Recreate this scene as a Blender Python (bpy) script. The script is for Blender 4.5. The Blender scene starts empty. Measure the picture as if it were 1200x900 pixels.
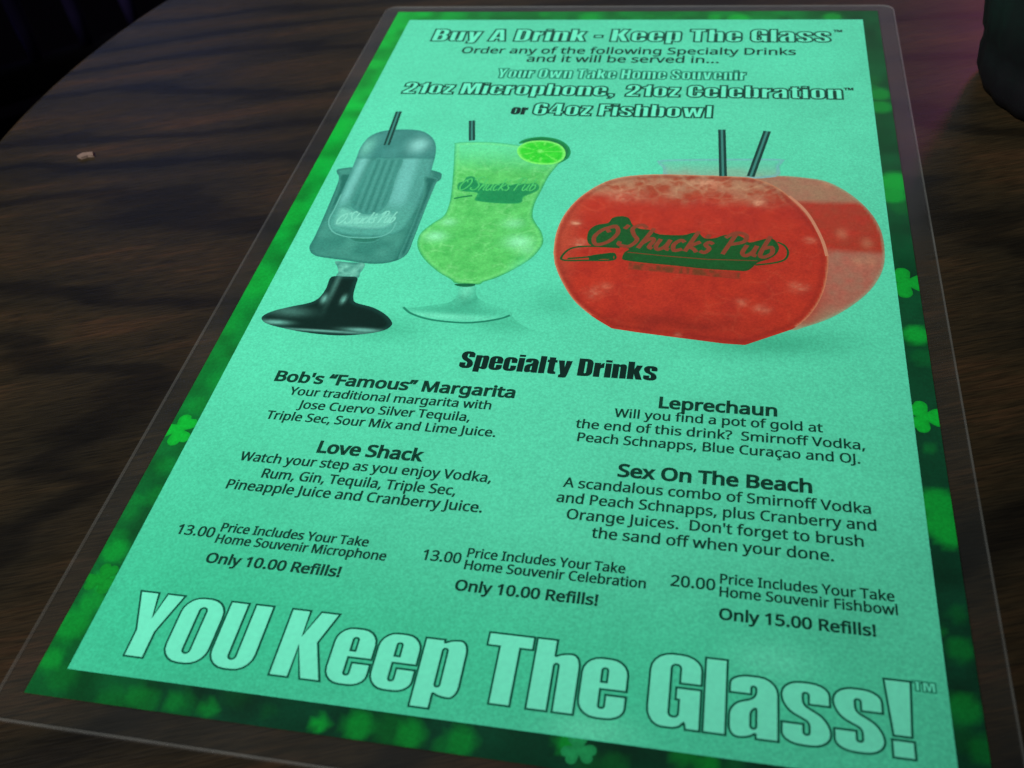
import bpy, bmesh, math, random
import numpy as np
from mathutils import Matrix, Vector
from mathutils.geometry import tessellate_polygon

# ------------------------------------------------------------------ scene, camera, light
sc = bpy.context.scene
C = sc.collection
TOP = 0.75                      # height of the table top above the floor (metres)

def M(u, v, z=0.0):             # millimetres on the menu (u right, v towards the reader) -> metres
    return Vector((u/1000.0, -v/1000.0, TOP + z/1000.0))

cam_d = bpy.data.cameras.new('camera')
cam = bpy.data.objects.new('camera', cam_d); C.objects.link(cam)
r = Vector((0.97982978, 0.17883068, -0.08917151)).normalized()
fw = Vector((-0.18783585, 0.67193078, -0.71639926)).normalized()
up = r.cross(fw).normalized(); r = fw.cross(up)
mat = Matrix((r, up, -fw)).transposed().to_4x4()
mat.translation = M(136.298, 397.882, 195.765 + 0.35)
cam.matrix_world = mat
cam_d.sensor_width = 36.0
cam_d.lens = 36.0*1156.8/1200.0
cam_d.clip_start = 0.01; cam_d.clip_end = 50
cam_d.dof.use_dof = True
cam_d.dof.focus_distance = 0.285
cam_d.dof.aperture_fstop = 19.0
sc.camera = cam

w = bpy.data.worlds.new('World'); sc.world = w; w.use_nodes = True
w.node_tree.nodes['Background'].inputs[0].default_value = (0.55, 0.60, 0.72, 1)
w.node_tree.nodes['Background'].inputs[1].default_value = 0.018
sc.view_settings.view_transform = 'Standard'; sc.view_settings.look = 'None'
sc.view_settings.gamma = 1; sc.view_settings.exposure = 0

def area(name, loc, target, sx, sy, power, color):
    l = bpy.data.lights.new(name, 'AREA'); l.shape = 'RECTANGLE'
    l.size = sx; l.size_y = sy; l.energy = power; l.color = color
    o = bpy.data.objects.new(name, l); C.objects.link(o); o.location = loc
    o.rotation_euler = (Vector(target) - Vector(loc)).to_track_quat('-Z', 'Y').to_euler()
    return o
def spot(name, loc, target, power, color, deg, rad):
    l = bpy.data.lights.new(name, 'SPOT'); l.energy = power; l.color = color
    l.spot_size = math.radians(deg); l.spot_blend = 1.0; l.shadow_soft_size = rad
    o = bpy.data.objects.new(name, l); C.objects.link(o); o.location = loc
    o.rotation_euler = (Vector(target) - Vector(loc)).to_track_quat('-Z', 'Y').to_euler()
    return o
spot('ceiling_spot', (-0.62, -1.25, TOP+1.35), (0.03, 0.12, TOP), 250, (1.0, 0.99, 0.98), 32, 0.09)
area('room_glow', (0.2, 3.2, TOP+1.5), (0.1, 0.0, TOP), 3.2, 1.6, 5.0, (0.78, 0.84, 1.0))
area('blue_bar_light', (-1.35, 1.75, TOP+0.90), (-0.12, -0.01, TOP), 0.65, 0.5, 0.95, (0.30, 0.42, 1.0))
area('red_bar_light', (1.03, 2.05, TOP+0.76), (0.22, -0.01, TOP), 0.24, 0.24, 3.8, (1.0, 0.10, 0.16))
area('violet_bar_light', (0.74, 1.35, TOP+0.92), (0.23, -0.06, TOP), 0.16, 0.22, 0.65, (0.45, 0.08, 1.0))
spot('added_chair_spot', (-1.3, 0.0, TOP+0.5), (-0.54, 0.36, TOP-0.20), 8.0, (0.25, 0.16, 1.0), 6, 0.02)  # added blue spot aimed at the chair spindles, stands for no known lamp

# ------------------------------------------------------------------ helpers
def lin(c):
    c = c/255.0
    return c/12.92 if c <= 0.04045 else ((c+0.055)/1.055)**2.4
def S(r_, g_, b_):
    return np.array([lin(r_), lin(g_), lin(b_)])

def link(name, me, material=None, parent=None):
    o = bpy.data.objects.new(name, me); C.objects.link(o)
    if material is not None: me.materials.append(material)
    if parent is not None: o.parent = parent
    return o
def empty(name, loc, label, cat):
    o = bpy.data.objects.new(name, None); C.objects.link(o); o.location = loc
    o.empty_display_size = 0.02
    o['label'] = label; o['category'] = cat
    return o

def nodes(name):
    m = bpy.data.materials.new(name); m.use_nodes = True
    return m, m.node_tree.nodes, m.node_tree.links, m.node_tree.nodes['Principled BSDF']

def rgba(c): return (float(c[0]), float(c[1]), float(c[2]), 1.0)

def simple(name, col, rough=0.6, noise=0.0, scale=300, coat=0.0, metal=0.0, spec=0.5):
    m, n, l, p = nodes(name)
    p.inputs['Base Color'].default_value = rgba(col)
    p.inputs['Roughness'].default_value = rough
    p.inputs['Metallic'].default_value = metal
    p.inputs['Specular IOR Level'].default_value = spec
    p.inputs['Coat Weight'].default_value = coat
    if noise:
        tc = n.new('ShaderNodeTexCoord'); nz = n.new('ShaderNodeTexNoise'); nz.inputs['Scale'].default_value = scale
        nz.inputs['Detail'].default_value = 3
        mr = n.new('ShaderNodeMapRange'); mr.inputs[3].default_value = 1-noise; mr.inputs[4].default_value = 1+noise
        mx = n.new('ShaderNodeMix'); mx.data_type = 'RGBA'; mx.blend_type = 'MULTIPLY'; mx.inputs[0].default_value = 1
        mx.inputs[6].default_value = rgba(col)
        l.new(tc.outputs['Object'], nz.inputs['Vector']); l.new(nz.outputs['Fac'], mr.inputs[0])
        l.new(mr.outputs[0], mx.inputs[7]); l.new(mx.outputs[2], p.inputs['Base Color'])
    return m

# printed colour: attribute 'tint' times paper grain
def print_material():
    m, n, l, p = nodes('printed_paper')
    at = n.new('ShaderNodeAttribute'); at.attribute_name = 'tint'
    tc = n.new('ShaderNodeTexCoord')
    nz = n.new('ShaderNodeTexNoise'); nz.inputs['Scale'].default_value = 1500; nz.inputs['Detail'].default_value = 1.5
    n2 = n.new('ShaderNodeTexNoise'); n2.inputs['Scale'].default_value = 28; n2.inputs['Detail'].default_value = 3
    a = n.new('ShaderNodeMapRange'); a.inputs[1].default_value = 0.25; a.inputs[2].default_value = 0.75
    a.inputs[3].default_value = 0.86; a.inputs[4].default_value = 1.14
    b = n.new('ShaderNodeMapRange'); b.inputs[1].default_value = 0.3; b.inputs[2].default_value = 0.7
    b.inputs[3].default_value = 0.96; b.inputs[4].default_value = 1.03
    mu = n.new('ShaderNodeMath'); mu.operation = 'MULTIPLY'
    vm = n.new('ShaderNodeVectorMath'); vm.operation = 'SCALE'
    for t in (nz, n2): l.new(tc.outputs['Object'], t.inputs['Vector'])
    l.new(nz.outputs['Fac'], a.inputs[0]); l.new(n2.outputs['Fac'], b.inputs[0])
    l.new(a.outputs[0], mu.inputs[0]); l.new(b.outputs[0], mu.inputs[1])
    l.new(at.outputs['Color'], vm.inputs[0]); l.new(mu.outputs[0], vm.inputs['Scale'])
    l.new(vm.outputs[0], p.inputs['Base Color'])
    p.inputs['Roughness'].default_value = 0.8; p.inputs['Specular IOR Level'].default_value = 0.05
    return m
PRINT = print_material()
INK = simple('black_ink', S(8, 60, 44), 0.6, 0.2, 700, spec=0.05)
INK_BOLD = simple('heavy_black_ink', S(6, 40, 32), 0.6, 0.15, 700, spec=0.05)
INK_LINE = simple('dark_green_ink', S(10, 78, 58), 0.6, 0.15, 700, spec=0.05)
INK_SOFT = simple('grey_green_ink', S(30, 128, 98), 0.6, 0.15, 700, spec=0.05)
PALE = simple('pale_mint_ink', S(102, 232, 189), 0.6, 0.10, 900, spec=0.05)
LOGO = simple('logo_green_ink', S(20, 76, 34), 0.6, 0.25, 600, spec=0.05)
LOGO_RED = simple('logo_red_ink', S(128, 62, 40), 0.6, 0.2, 600, spec=0.05)
LOGO_DIM = simple('logo_brown_ink', S(118, 56, 30), 0.6, 0.25, 600, spec=0.05)
LOGO_GREEN2 = simple('bright_logo_green_ink', S(18, 128, 72), 0.6, 0.2, 600, spec=0.05)
LOGO_LIME = simple('logo_lime_ink', S(70, 190, 100), 0.6, 0.2, 600, spec=0.05)
LOGO_PALE = simple('logo_pale_ink', S(120, 205, 182), 0.6, 0.2, 600, spec=0.05)
LINEDARK = simple('straw_edge_ink', S(10, 60, 50), 0.6, spec=0.05)

def film_material(name, haze, haze_col, rough, spec_mul=1.0):
    m = bpy.data.materials.new(name); m.use_nodes = True
    n, l = m.node_tree.nodes, m.node_tree.links
    n.remove(n['Principled BSDF']); out = n['Material Output']
    tr = n.new('ShaderNodeBsdfTransparent'); gl = n.new('ShaderNodeBsdfGlossy'); df = n.new('ShaderNodeBsdfDiffuse')
    gl.inputs['Roughness'].default_value = rough
    df.inputs['Color'].default_value = rgba(haze_col)
    fr = n.new('ShaderNodeFresnel'); fr.inputs['IOR'].default_value = 1.45
    tc = n.new('ShaderNodeTexCoord'); nz = n.new('ShaderNodeTexNoise'); nz.inputs['Scale'].default_value = 45; nz.inputs['Detail'].default_value = 3
    bp = n.new('ShaderNodeBump'); bp.inputs['Strength'].default_value = 0.12; bp.inputs['Distance'].default_value = 0.001
    l.new(tc.outputs['Object'], nz.inputs['Vector']); l.new(nz.outputs['Fac'], bp.inputs['Height'])
    l.new(bp.outputs[0], gl.inputs['Normal'])
    fm = n.new('ShaderNodeMath'); fm.operation = 'MULTIPLY'; fm.inputs[1].default_value = spec_mul
    ge = n.new('ShaderNodeNewGeometry'); inv = n.new('ShaderNodeMath'); inv.operation = 'SUBTRACT'; inv.inputs[0].default_value = 1
    l.new(ge.outputs['Backfacing'], inv.inputs[1])
    f2 = n.new('ShaderNodeMath'); f2.operation = 'MULTIPLY'; l.new(fr.outputs[0], f2.inputs[0]); l.new(inv.outputs[0], f2.inputs[1])
    l.new(f2.outputs[0], fm.inputs[0])
    a = n.new('ShaderNodeMixShader'); b = n.new('ShaderNodeMixShader')
    mr = n.new('ShaderNodeMapRange'); mr.inputs[1].default_value = 0.3; mr.inputs[2].default_value = 0.7
    mr.inputs[3].default_value = haze*0.75; mr.inputs[4].default_value = haze*1.25
    n2 = n.new('ShaderNodeTexNoise'); n2.inputs['Scale'].default_value = 60; n2.inputs['Detail'].default_value = 4
    l.new(tc.outputs['Object'], n2.inputs['Vector']); l.new(n2.outputs['Fac'], mr.inputs[0]); l.new(mr.outputs[0], a.inputs[0])
    l.new(tr.outputs[0], a.inputs[1]); l.new(df.outputs[0], a.inputs[2])
    l.new(fm.outputs[0], b.inputs[0]); l.new(a.outputs[0], b.inputs[1]); l.new(gl.outputs[0], b.inputs[2])
    l.new(b.outputs[0], out.inputs['Surface'])
    return m
FILM = film_material('clear_laminate', 0.003, (0.5, 0.55, 0.55), 0.13, 0.55)
MARGIN = film_material('sealed_laminate', 0.006, (0.36, 0.46, 0.44), 0.22, 0.62)
RIM = film_material('cut_laminate_edge', 0.045, (0.62, 0.66, 0.60), 0.35)

def wood_material():
    m, n, l, p = nodes('dark_wood')
    tc = n.new('ShaderNodeTexCoord')
    mp = n.new('ShaderNodeMapping'); mp.vector_type = 'POINT'
    mp.inputs['Rotation'].default_value = (0, 0, math.radians(-20))
    l.new(tc.outputs['Object'], mp.inputs['Vector'])
    def stretched(sx, sy, scale, detail, dist=0.0):
        q = n.new('ShaderNodeMapping'); q.inputs['Scale'].default_value = (sx, sy, 1)
        l.new(mp.outputs[0], q.inputs['Vector'])
        t = n.new('ShaderNodeTexNoise'); t.inputs['Scale'].default_value = scale; t.inputs['Detail'].default_value = detail
        t.inputs['Distortion'].default_value = dist
        l.new(q.outputs[0], t.inputs['Vector']); return t
    big = stretched(0.20, 1, 26, 4, 1.2)
    mid = stretched(0.12, 1, 130, 5, 1.5)
    fine = stretched(0.05, 1, 700, 4, 0.5)
    # cathedral figure of the veneer
    q = n.new('ShaderNodeMapping'); q.inputs['Location'].default_value = (0.20, 0.10, 0); q.inputs['Scale'].default_value = (0.22, 1, 1)
    l.new(mp.outputs[0], q.inputs['Vector'])
    wv = n.new('ShaderNodeTexWave'); wv.wave_type = 'RINGS'; wv.rings_direction = 'Z'
    wv.inputs['Scale'].default_value = 15; wv.inputs['Distortion'].default_value = 7.0; wv.inputs['Detail'].default_value = 3
    wv.inputs['Detail Scale'].default_value = 1.6
    l.new(q.outputs[0], wv.inputs['Vector'])
    def math_(op, a, b):
        t = n.new('ShaderNodeMath'); t.operation = op
        for i, x in enumerate((a, b)):
            if isinstance(x, (int, float)): t.inputs[i].default_value = x
            else: l.new(x, t.inputs[i])
        return t.outputs[0]
    s = math_('ADD', math_('MULTIPLY', big.outputs['Fac'], 0.40), math_('MULTIPLY', mid.outputs['Fac'], 0.24))
    s = math_('ADD', s, math_('MULTIPLY', fine.outputs['Fac'], 0.24))
    s = math_('ADD', s, math_('MULTIPLY', wv.outputs['Fac'], 0.12))
    cr = n.new('ShaderNodeValToRGB'); e = cr.color_ramp.elements
    e[0].position = 0.36; e[0].color = rgba(S(25, 22, 14))
    e[1].position = 0.66; e[1].color = rgba(S(56, 39, 22))
    k = e.new(0.46); k.color = rgba(S(31, 26, 15))
    k = e.new(0.55); k.color = rgba(S(39, 31, 17))
    l.new(s, cr.inputs[0])
    pore = stretched(0.06, 1, 2200, 2)
    pr = n.new('ShaderNodeMapRange'); pr.inputs[1].default_value = 0.35; pr.inputs[2].default_value = 0.6
    pr.inputs[3].default_value = 0.55; pr.inputs[4].default_value = 1.15
    l.new(pore.outputs['Fac'], pr.inputs[0])
    vm = n.new('ShaderNodeVectorMath'); vm.operation = 'SCALE'
    ve = n.new('ShaderNodeMapRange'); ve.interpolation_type = 'SMOOTHSTEP'; ve.inputs[1].default_value = 0.0; ve.inputs[2].default_value = 0.22
    ve.inputs[3].default_value = 0.50; ve.inputs[4].default_value = 0.96
    l.new(wv.outputs['Fac'], ve.inputs[0])
    l.new(cr.outputs[0], vm.inputs[0]); l.new(math_('MULTIPLY', pr.outputs[0], ve.outputs[0]), vm.inputs['Scale'])
    l.new(vm.outputs[0], p.inputs['Base Color'])
    rr_ = n.new('ShaderNodeMapRange'); rr_.inputs[3].default_value = 0.34; rr_.inputs[4].default_value = 0.48
    l.new(mid.outputs['Fac'], rr_.inputs[0]); l.new(rr_.outputs[0], p.inputs['Roughness'])
    p.inputs['Specular IOR Level'].default_value = 0.32
    bp = n.new('ShaderNodeBump'); bp.inputs['Strength'].default_value = 0.25; bp.inputs['Distance'].default_value = 0.0003
    l.new(pore.outputs['Fac'], bp.inputs['Height']); l.new(bp.outputs[0], p.inputs['Normal'])
    return m
WOOD = wood_material()

# ---- outlines: a contour is a list of (x, y) or (x, y, r) corners; r rounds the corner
def contour(pts, seg=5):
    out = []; n = len(pts)
    for i in range(n):
        p = pts[i]; r_ = p[2] if len(p) > 2 else 0
        a = np.array(pts[i-1][:2], float); b = np.array(p[:2], float); c = np.array(pts[(i+1) % n][:2], float)
        if r_ <= 0: out.append(b); continue
        la = np.linalg.norm(a-b); lc = np.linalg.norm(c-b)
        ra = min(r_, la*0.5); rc = min(r_, lc*0.5)
        if len(p) > 3: rc = min(p[3], lc*0.5)
        p0 = b+(a-b)/la*ra; p3 = b+(c-b)/lc*rc
        p1 = b+(a-b)/la*ra*0.45; p2 = b+(c-b)/lc*rc*0.45
        for k in range(seg+1):
            t = k/seg
            out.append((1-t)**3*p0+3*(1-t)**2*t*p1+3*(1-t)*t*t*p2+t**3*p3)
    return np.array(out)

def smooth(pts, per=6, closed=True):
    P = np.array(pts, float); n = len(P); out = []
    rng = range(n) if closed else range(n-1)
    for i in rng:
        if closed: a, b, c, d = P[i-1], P[i], P[(i+1) % n], P[(i+2) % n]
        else: a, b, c, d = P[max(i-1, 0)], P[i], P[i+1], P[min(i+2, n-1)]
        for k in range(per):
            t = k/per
            out.append(0.5*((2*b)+(-a+c)*t+(2*a-5*b+4*c-d)*t*t+(-a+3*b-3*c+d)*t**3))
    if not closed: out.append(P[-1])
    return np.array(out)

def fill_faces(loops):
    vl = [[Vector((p[0], p[1], 0)) for p in L] for L in loops]
    return [tuple(t) for t in tessellate_polygon(vl)]

def mesh_from_uv(name, verts, faces, z):
    me = bpy.data.meshes.new(name)
    co = [M(q[0], q[1], z+(q[2] if len(q) > 2 else 0)) for q in verts]
    me.from_pydata(co, [], faces); 
    bm = bmesh.new(); bm.from_mesh(me)
    bmesh.ops.dissolve_degenerate(bm, dist=1e-7, edges=bm.edges)
    for f in bm.faces:
        f.normal_update()
        if f.normal.z < 0: f.normal_flip()
    bm.to_mesh(me); bm.free(); me.update()
    return me

def strip(path, width, closed=True):     # ribbon of constant width along a path (mitred)
    P = np.array(path, float)
    keep = [0]
    for i in range(1, len(P)):
        if np.linalg.norm(P[i]-P[keep[-1]]) > 1e-3: keep.append(i)
    if closed and np.linalg.norm(P[keep[-1]]-P[keep[0]]) < 1e-3: keep.pop()
    P = P[keep]; n = len(P); V = []; F = []
    for i in range(n):
        if closed: a, c = P[i-1], P[(i+1) % n]
        else: a, c = P[max(i-1, 0)], P[min(i+1, n-1)]
        b = P[i]
        d1 = b-a; d2 = c-b
        if np.linalg.norm(d1) < 1e-9: d1 = d2
        if np.linalg.norm(d2) < 1e-9: d2 = d1
        d1 = d1/np.linalg.norm(d1); d2 = d2/np.linalg.norm(d2)
        n1 = np.array([-d1[1], d1[0]]); n2 = np.array([-d2[1], d2[0]])
        m_ = n1+n2; L = np.linalg.norm(m_)
        m_ = n1 if L < 1e-6 else m_/L
        k = min(1/max(m_.dot(n1), 0.4), 2.2)
        V.append(b+m_*width/2*k); V.append(b-m_*width/2*k)
    for i in range(n if closed else n-1):
        j = (i+1) % n
        F.append((2*i, 2*j, 2*j+1, 2*i+1))
    return V, F

def merge(parts):
    V, F = [], []
    for v, f in parts:
        o = len(V); V += [tuple(x) for x in v]; F += [tuple(i+o for i in q) for q in f]
    return V, F

# coloured printed shape: filled outline cut by a grid, colour from a function of (u, v, distance to outline)
def shape(name, outline, z, colfn, parent, step=1.3, clip=None, holes=()):
    loops = [np.array(outline)] + [np.array(h) for h in holes]
    faces = fill_faces(loops)
    V = [tuple(p) for L in loops for p in L]
    bm = bmesh.new()
    bv = [bm.verts.new((p[0], p[1], 0)) for p in V]
    for f in faces:
        try: bm.faces.new([bv[i] for i in f])
        except ValueError: pass
    A = np.array(V); lo = A.min(0); hi = A.max(0)
    if clip:
        for co, no in (((clip[0], 0, 0), (-1, 0, 0)), ((clip[2], 0, 0), (1, 0, 0)), ((0, clip[1], 0), (0, -1, 0)), ((0, clip[3], 0), (0, 1, 0))):
            bmesh.ops.bisect_plane(bm, geom=bm.verts[:]+bm.edges[:]+bm.faces[:], plane_co=co, plane_no=no, clear_outer=True)
    for ax in (0, 1):
        x = lo[ax]+step*0.5
        while x < hi[ax]:
            co = [0, 0, 0]; no = [0, 0, 0]; co[ax] = x; no[ax] = 1
            bmesh.ops.bisect_plane(bm, geom=bm.verts[:]+bm.edges[:]+bm.faces[:], plane_co=co, plane_no=no)
            x += step
    for f in bm.faces:
        f.normal_update()
    pts = np.array([v.co[:2] for v in bm.verts])
    # distance to outline
    D = np.full(len(pts), 1e9)
    for L in loops:
        a = L; b = np.roll(L, -1, axis=0); ab = b-a; ll = np.maximum((ab**2).sum(1), 1e-12)
        for i in range(len(a)):
            t = np.clip(((pts-a[i])@ab[i])/ll[i], 0, 1)
            D = np.minimum(D, np.linalg.norm(pts-(a[i]+t[:, None]*ab[i]), axis=1))
    for v in bm.verts:
        v.co = M(v.co.x, v.co.y, z)
    bm.normal_update()
    for f in bm.faces:
        if f.normal.z < 0: f.normal_flip()
    me = bpy.data.meshes.new(name); bm.to_mesh(me); bm.free()
    col = colfn(pts[:, 0], pts[:, 1], D)
    at = me.color_attributes.new('tint', 'FLOAT_COLOR', 'POINT')
    buf = np.ones((len(pts), 4), np.float32); buf[:, :3] = np.clip(col, 0.0, 0.9)
    at.data.foreach_set('color', buf.ravel())
    return link(name, me, PRINT, parent)

def mixc(a, b, t):
    t = np.clip(t, 0, 1)[:, None]
    return a*(1-t)+b*t
def ss(x, a, b):
    t = np.clip((x-a)/(b-a), 0, 1); return t*t*(3-2*t)
def gauss(u, v, cu, cv, su, sv=None, ang=0.0):
    sv = su if sv is None else sv
    c, s_ = math.cos(ang), math.sin(ang)
    x = (u-cu)*c+(v-cv)*s_; y = -(u-cu)*s_+(v-cv)*c
    return np.exp(-(x/su)**2-(y/sv)**2)
def vnoise(u, v, scale, seed):            # smooth value noise on numpy arrays
    rs = np.random.RandomState(seed); G = rs.rand(64, 64)
    x = u/scale; y = v/scale; xi = np.floor(x).astype(int); yi = np.floor(y).astype(int)
    fx = x-xi; fy = y-yi; fx = fx*fx*(3-2*fx); fy = fy*fy*(3-2*fy)
    g = lambda i, j: G[i % 64, j % 64]
    return (g(xi, yi)*(1-fx)+g(xi+1, yi)*fx)*(1-fy)+(g(xi, yi+1)*(1-fx)+g(xi+1, yi+1)*fx)*fy

def worley(u, v, scale, seed):            # returns F1, F2-F1 of a jittered cell pattern
    rs_ = np.random.RandomState(seed); J = rs_.rand(48, 48, 2)
    x = u/scale; y = v/scale; xi = np.floor(x).astype(int); yi = np.floor(y).astype(int)
    f1 = np.full(len(u), 9.0); f2 = np.full(len(u), 9.0)
    for dx in (-1, 0, 1):
        for dy in (-1, 0, 1):
            cx = xi+dx; cy = yi+dy; j = J[cx % 48, cy % 48]
            d = np.hypot(cx+j[:, 0]-x, cy+j[:, 1]-y)
            f2 = np.where(d < f1, f1, np.minimum(f2, d)); f1 = np.minimum(f1, d)
    return f1, f2-f1
# ------------------------------------------------------------------ heavy condensed alphabet (cap height 100)
def rrect(x0, y0, x1, y1, r_, ry=None):
    return [(x0, y0, r_), (x1, y0, r_), (x1, y1, r_), (x0, y1, r_)]
R = 25
G = {
 'A': (68, [[(0,0),(17,100),(51,100),(68,0),(42,0),(40.5,18),(27.5,18),(26,0)], [(29.5,35),(38.5,35),(34,72)]]),
 'B': (62, [[(0,0),(0,100),(60,100,22),(60,57,12),(52,52,2),(62,47,12),(62,0,22)], [(26,60),(34,60,4),(34,84,4),(26,84)], [(26,16),(35,16,4),(35,44,4),(26,44)]]),
 'C': (60, [[(60,60),(60,100,R),(0,100,R),(0,0,R),(60,0,R),(60,42),(35,42),(35,15,5),(25,15,5),(25,85,5),(35,85,5),(35,60)]]),
 'D': (60, [[(0,0),(0,100),(60,100,R),(60,0,R)], [(26,17),(35,17,5),(35,83,5),(26,83)]]),
 'F': (48, [[(0,0),(0,100),(48,100),(48,81),(26,81),(26,60),(45,60),(45,42),(26,42),(26,0)]]),
 'G': (61, [[(61,60),(61,100,R),(0,100,R),(0,0,R),(36,0,8),(43,9,1),(45,0),(61,0),(61,54),(32,54),(32,38),(36,38),(36,15,5),(25,15,5),(25,85,5),(36,85,5),(36,60)]]),
 'H': (62, [[(0,0),(0,100),(26,100),(26,60),(36,60),(36,100),(62,100),(62,0),(36,0),(36,41),(26,41),(26,0)]]),
 'K': (68, [[(0,0),(0,100),(26,100),(26,62),(41,100),(67,100),(50,54),(69,0),(42,0),(26,46),(26,0)]]),
 'M': (84, [[(0,0),(0,100),(35,100),(42,54),(49,100),(84,100),(84,0),(61,0),(61,66),(51,0),(33,0),(23,66),(23,0)]]),
 'O': (61, [[(0,0,R),(0,100,R),(61,100,R),(61,0,R)], rrect(25.5,15,35.5,85,5)]),
 'S': (58, [[(57,66),(57,100,24),(0,100,24),(0,54,20),(32,36,6),(32,15,4),(25,15,4),(25,33),(0,33),(0,0,24),(57,0,24),(57,44,18),(25,64,6),(25,85,4),(32,85,4),(32,66)]]),
 'T': (58, [[(0,100),(58,100),(58,81),(42,81),(42,0),(16,0),(16,81),(0,81)]]),
 'U': (61, [[(0,100),(25.5,100),(25.5,15,5),(35.5,15,5),(35.5,100),(61,100),(61,0,R),(0,0,R)]]),
 'Y': (66, [[(0,100),(27,100),(33.5,62),(40,100),(66,100),(46.5,40),(46.5,0),(19.5,0),(19.5,40)]]),
 'a': (55, [[(0,57),(0,82,22),(55,82,22),(55,0),(30,0),(30,7,2),(20,0,8),(0,0,14),(0,42,14),(30,53,8),(30,68,3),(24.5,68,3),(24.5,57)], [(24,13,3),(30.5,13,3),(30.5,40,3),(24,35,5)]]),
 'b': (57, [[(0,0),(0,100),(25.5,100),(25.5,76,2),(36,82,10),(57,82,18),(57,0,18),(36,0,10),(25.5,6,2),(24,0)], rrect(25.5,14,32,68,3)]),
 'c': (55, [[(55,48),(55,82,22),(0,82,22),(0,0,22),(55,0,22),(55,33),(31.5,33),(31.5,14,3),(24.5,14,3),(24.5,68,3),(31.5,68,3),(31.5,48)]]),
 'd': (57, [[(57,0),(57,100),(31.5,100),(31.5,76,2),(21,82,10),(0,82,18),(0,0,18),(21,0,10),(31.5,6,2),(33,0)], rrect(25,14,31.5,68,3)]),
 'e': (56, [[(56,39),(56,82,22),(0,82,22),(0,0,22),(56,0,22),(56,32),(31.5,32),(31.5,14,3),(24.5,14,3),(24.5,39)], [(24.5,49),(31.5,49),(31.5,68,3),(24.5,68,3)]]),
 'h': (57, [[(0,0),(0,100),(25.5,100),(25.5,76,2),(36,82,10),(57,82,18),(57,0),(31.5,0),(31.5,66,3),(25.5,66,3),(25.5,0)]]),
 'i': (25.5, [[(0,0),(0,81),(25.5,81),(25.5,0)], [(0,87),(0,100),(25.5,100),(25.5,87)]]),
 'k': (60, [[(0,0),(0,100),(26,100),(26,56),(35,81),(59,81),(46,45),(61,0),(36,0),(26,33),(26,0)]]),
 'l': (25.5, [[(0,0),(0,100),(25.5,100),(25.5,0)]]),
 'm': (88, [[(0,0),(0,81),(25.5,81),(25.5,76,2),(36,82,10),(52,82,10),(56,74,2),(66,82,10),(88,82,18),(88,0),(62.5,0),(62.5,66,3),(57,66,3),(57,0),(31.5,0),(31.5,66,3),(25.5,66,3),(25.5,0)]]),
 'n': (57, [[(0,0),(0,81),(25.5,81),(25.5,76,2),(36,82,10),(57,82,18),(57,0),(31.5,0),(31.5,66,3),(25.5,66,3),(25.5,0)]]),
 'o': (56, [[(0,0,22),(0,82,22),(56,82,22),(56,0,22)], rrect(24.5,14,31.5,68,3)]),
 'p': (57, [[(0,-17),(0,81),(25.5,81),(25.5,76,2),(36,82,10),(57,82,18),(57,0,18),(36,0,10),(25.5,5,2),(25.5,-17)], rrect(25.5,14,32,68,3)]),
 'r': (40, [[(0,0),(0,81),(25.5,81),(25.5,70,2),(34,82,8),(40,82),(40,54),(25.5,50,6),(25.5,0)]]),
 's': (54, [[(54,53),(54,82,22),(0,82,22),(0,46,16),(30.5,30,5),(30.5,14,3),(24,14,3),(24,27),(0,27),(0,0,22),(54,0,22),(54,34,16),(24,52,6),(24,68,3),(30.5,68,3),(30.5,53)]]),
 't': (41, [[(7,96),(33,96),(33,81),(41,81),(41,66),(33,66),(33,16,3),(41,14),(41,0),(7,0,12),(7,66),(0,66),(0,81),(7,81)]]),
 'u': (57, [[(0,81),(25.5,81),(25.5,14,3),(31.5,14,3),(31.5,81),(57,81),(57,0),(31.5,0),(31.5,5,2),(21,0,10),(0,0,18)]]),
 'v': (58, [[(0,81),(25,81),(29,34),(33,81),(58,81),(44,0),(14,0)]]),
 'w': (86, [[(0,81),(24,81),(28,36),(32,81),(54,81),(58,36),(62,81),(86,81),(74,0),(49,0),(43,42),(37,0),(12,0)]]),
 'y': (58, [[(0,81),(25,81),(29,38),(33,81),(58,81),(44,0),(40,-17,8),(9,-17),(9,-2),(16,2,3)]]),
 'z': (44, [[(0,81),(44,81),(44,62),(26,18),(44,18),(44,0),(0,0),(0,18),(19,62),(0,62)]]),
 '1': (40, [[(14,0),(14,68),(0,68),(0,80),(17,86,6),(22,100),(40,100),(40,0)]]),
 '2': (56, [[(0,0),(0,18),(31,58,8),(31,85,4),(25,85,4),(25,62),(0,62),(0,100,24),(56,100,24),(56,58,16),(31,18),(56,18),(56,0)]]),
 '4': (62, [[(0,18),(0,36),(22,100),(54,100),(54,34),(62,34),(62,18),(54,18),(54,0),(28,0),(28,18)], [(15,34),(28,34),(28,74)]]),
 '6': (58, [[(58,66),(58,100,24),(0,100,24),(0,0,24),(58,0,24),(58,62,16),(36,62,6),(25,56,1),(25,85,4),(32,85,4),(32,66)], rrect(25,14,32.5,46,3)]),
 '!': (30, [[(0,100),(30,100),(26,27),(6,27)], [(4,0),(4,22),(28,22),(28,0)]]),
 ',': (24, [[(0,0),(0,20),(24,20),(24,0,4),(12,-18),(2,-18),(10,0)]]),
 '-': (30, [[(0,32),(0,50),(30,50),(30,32)]]),
}
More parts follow.
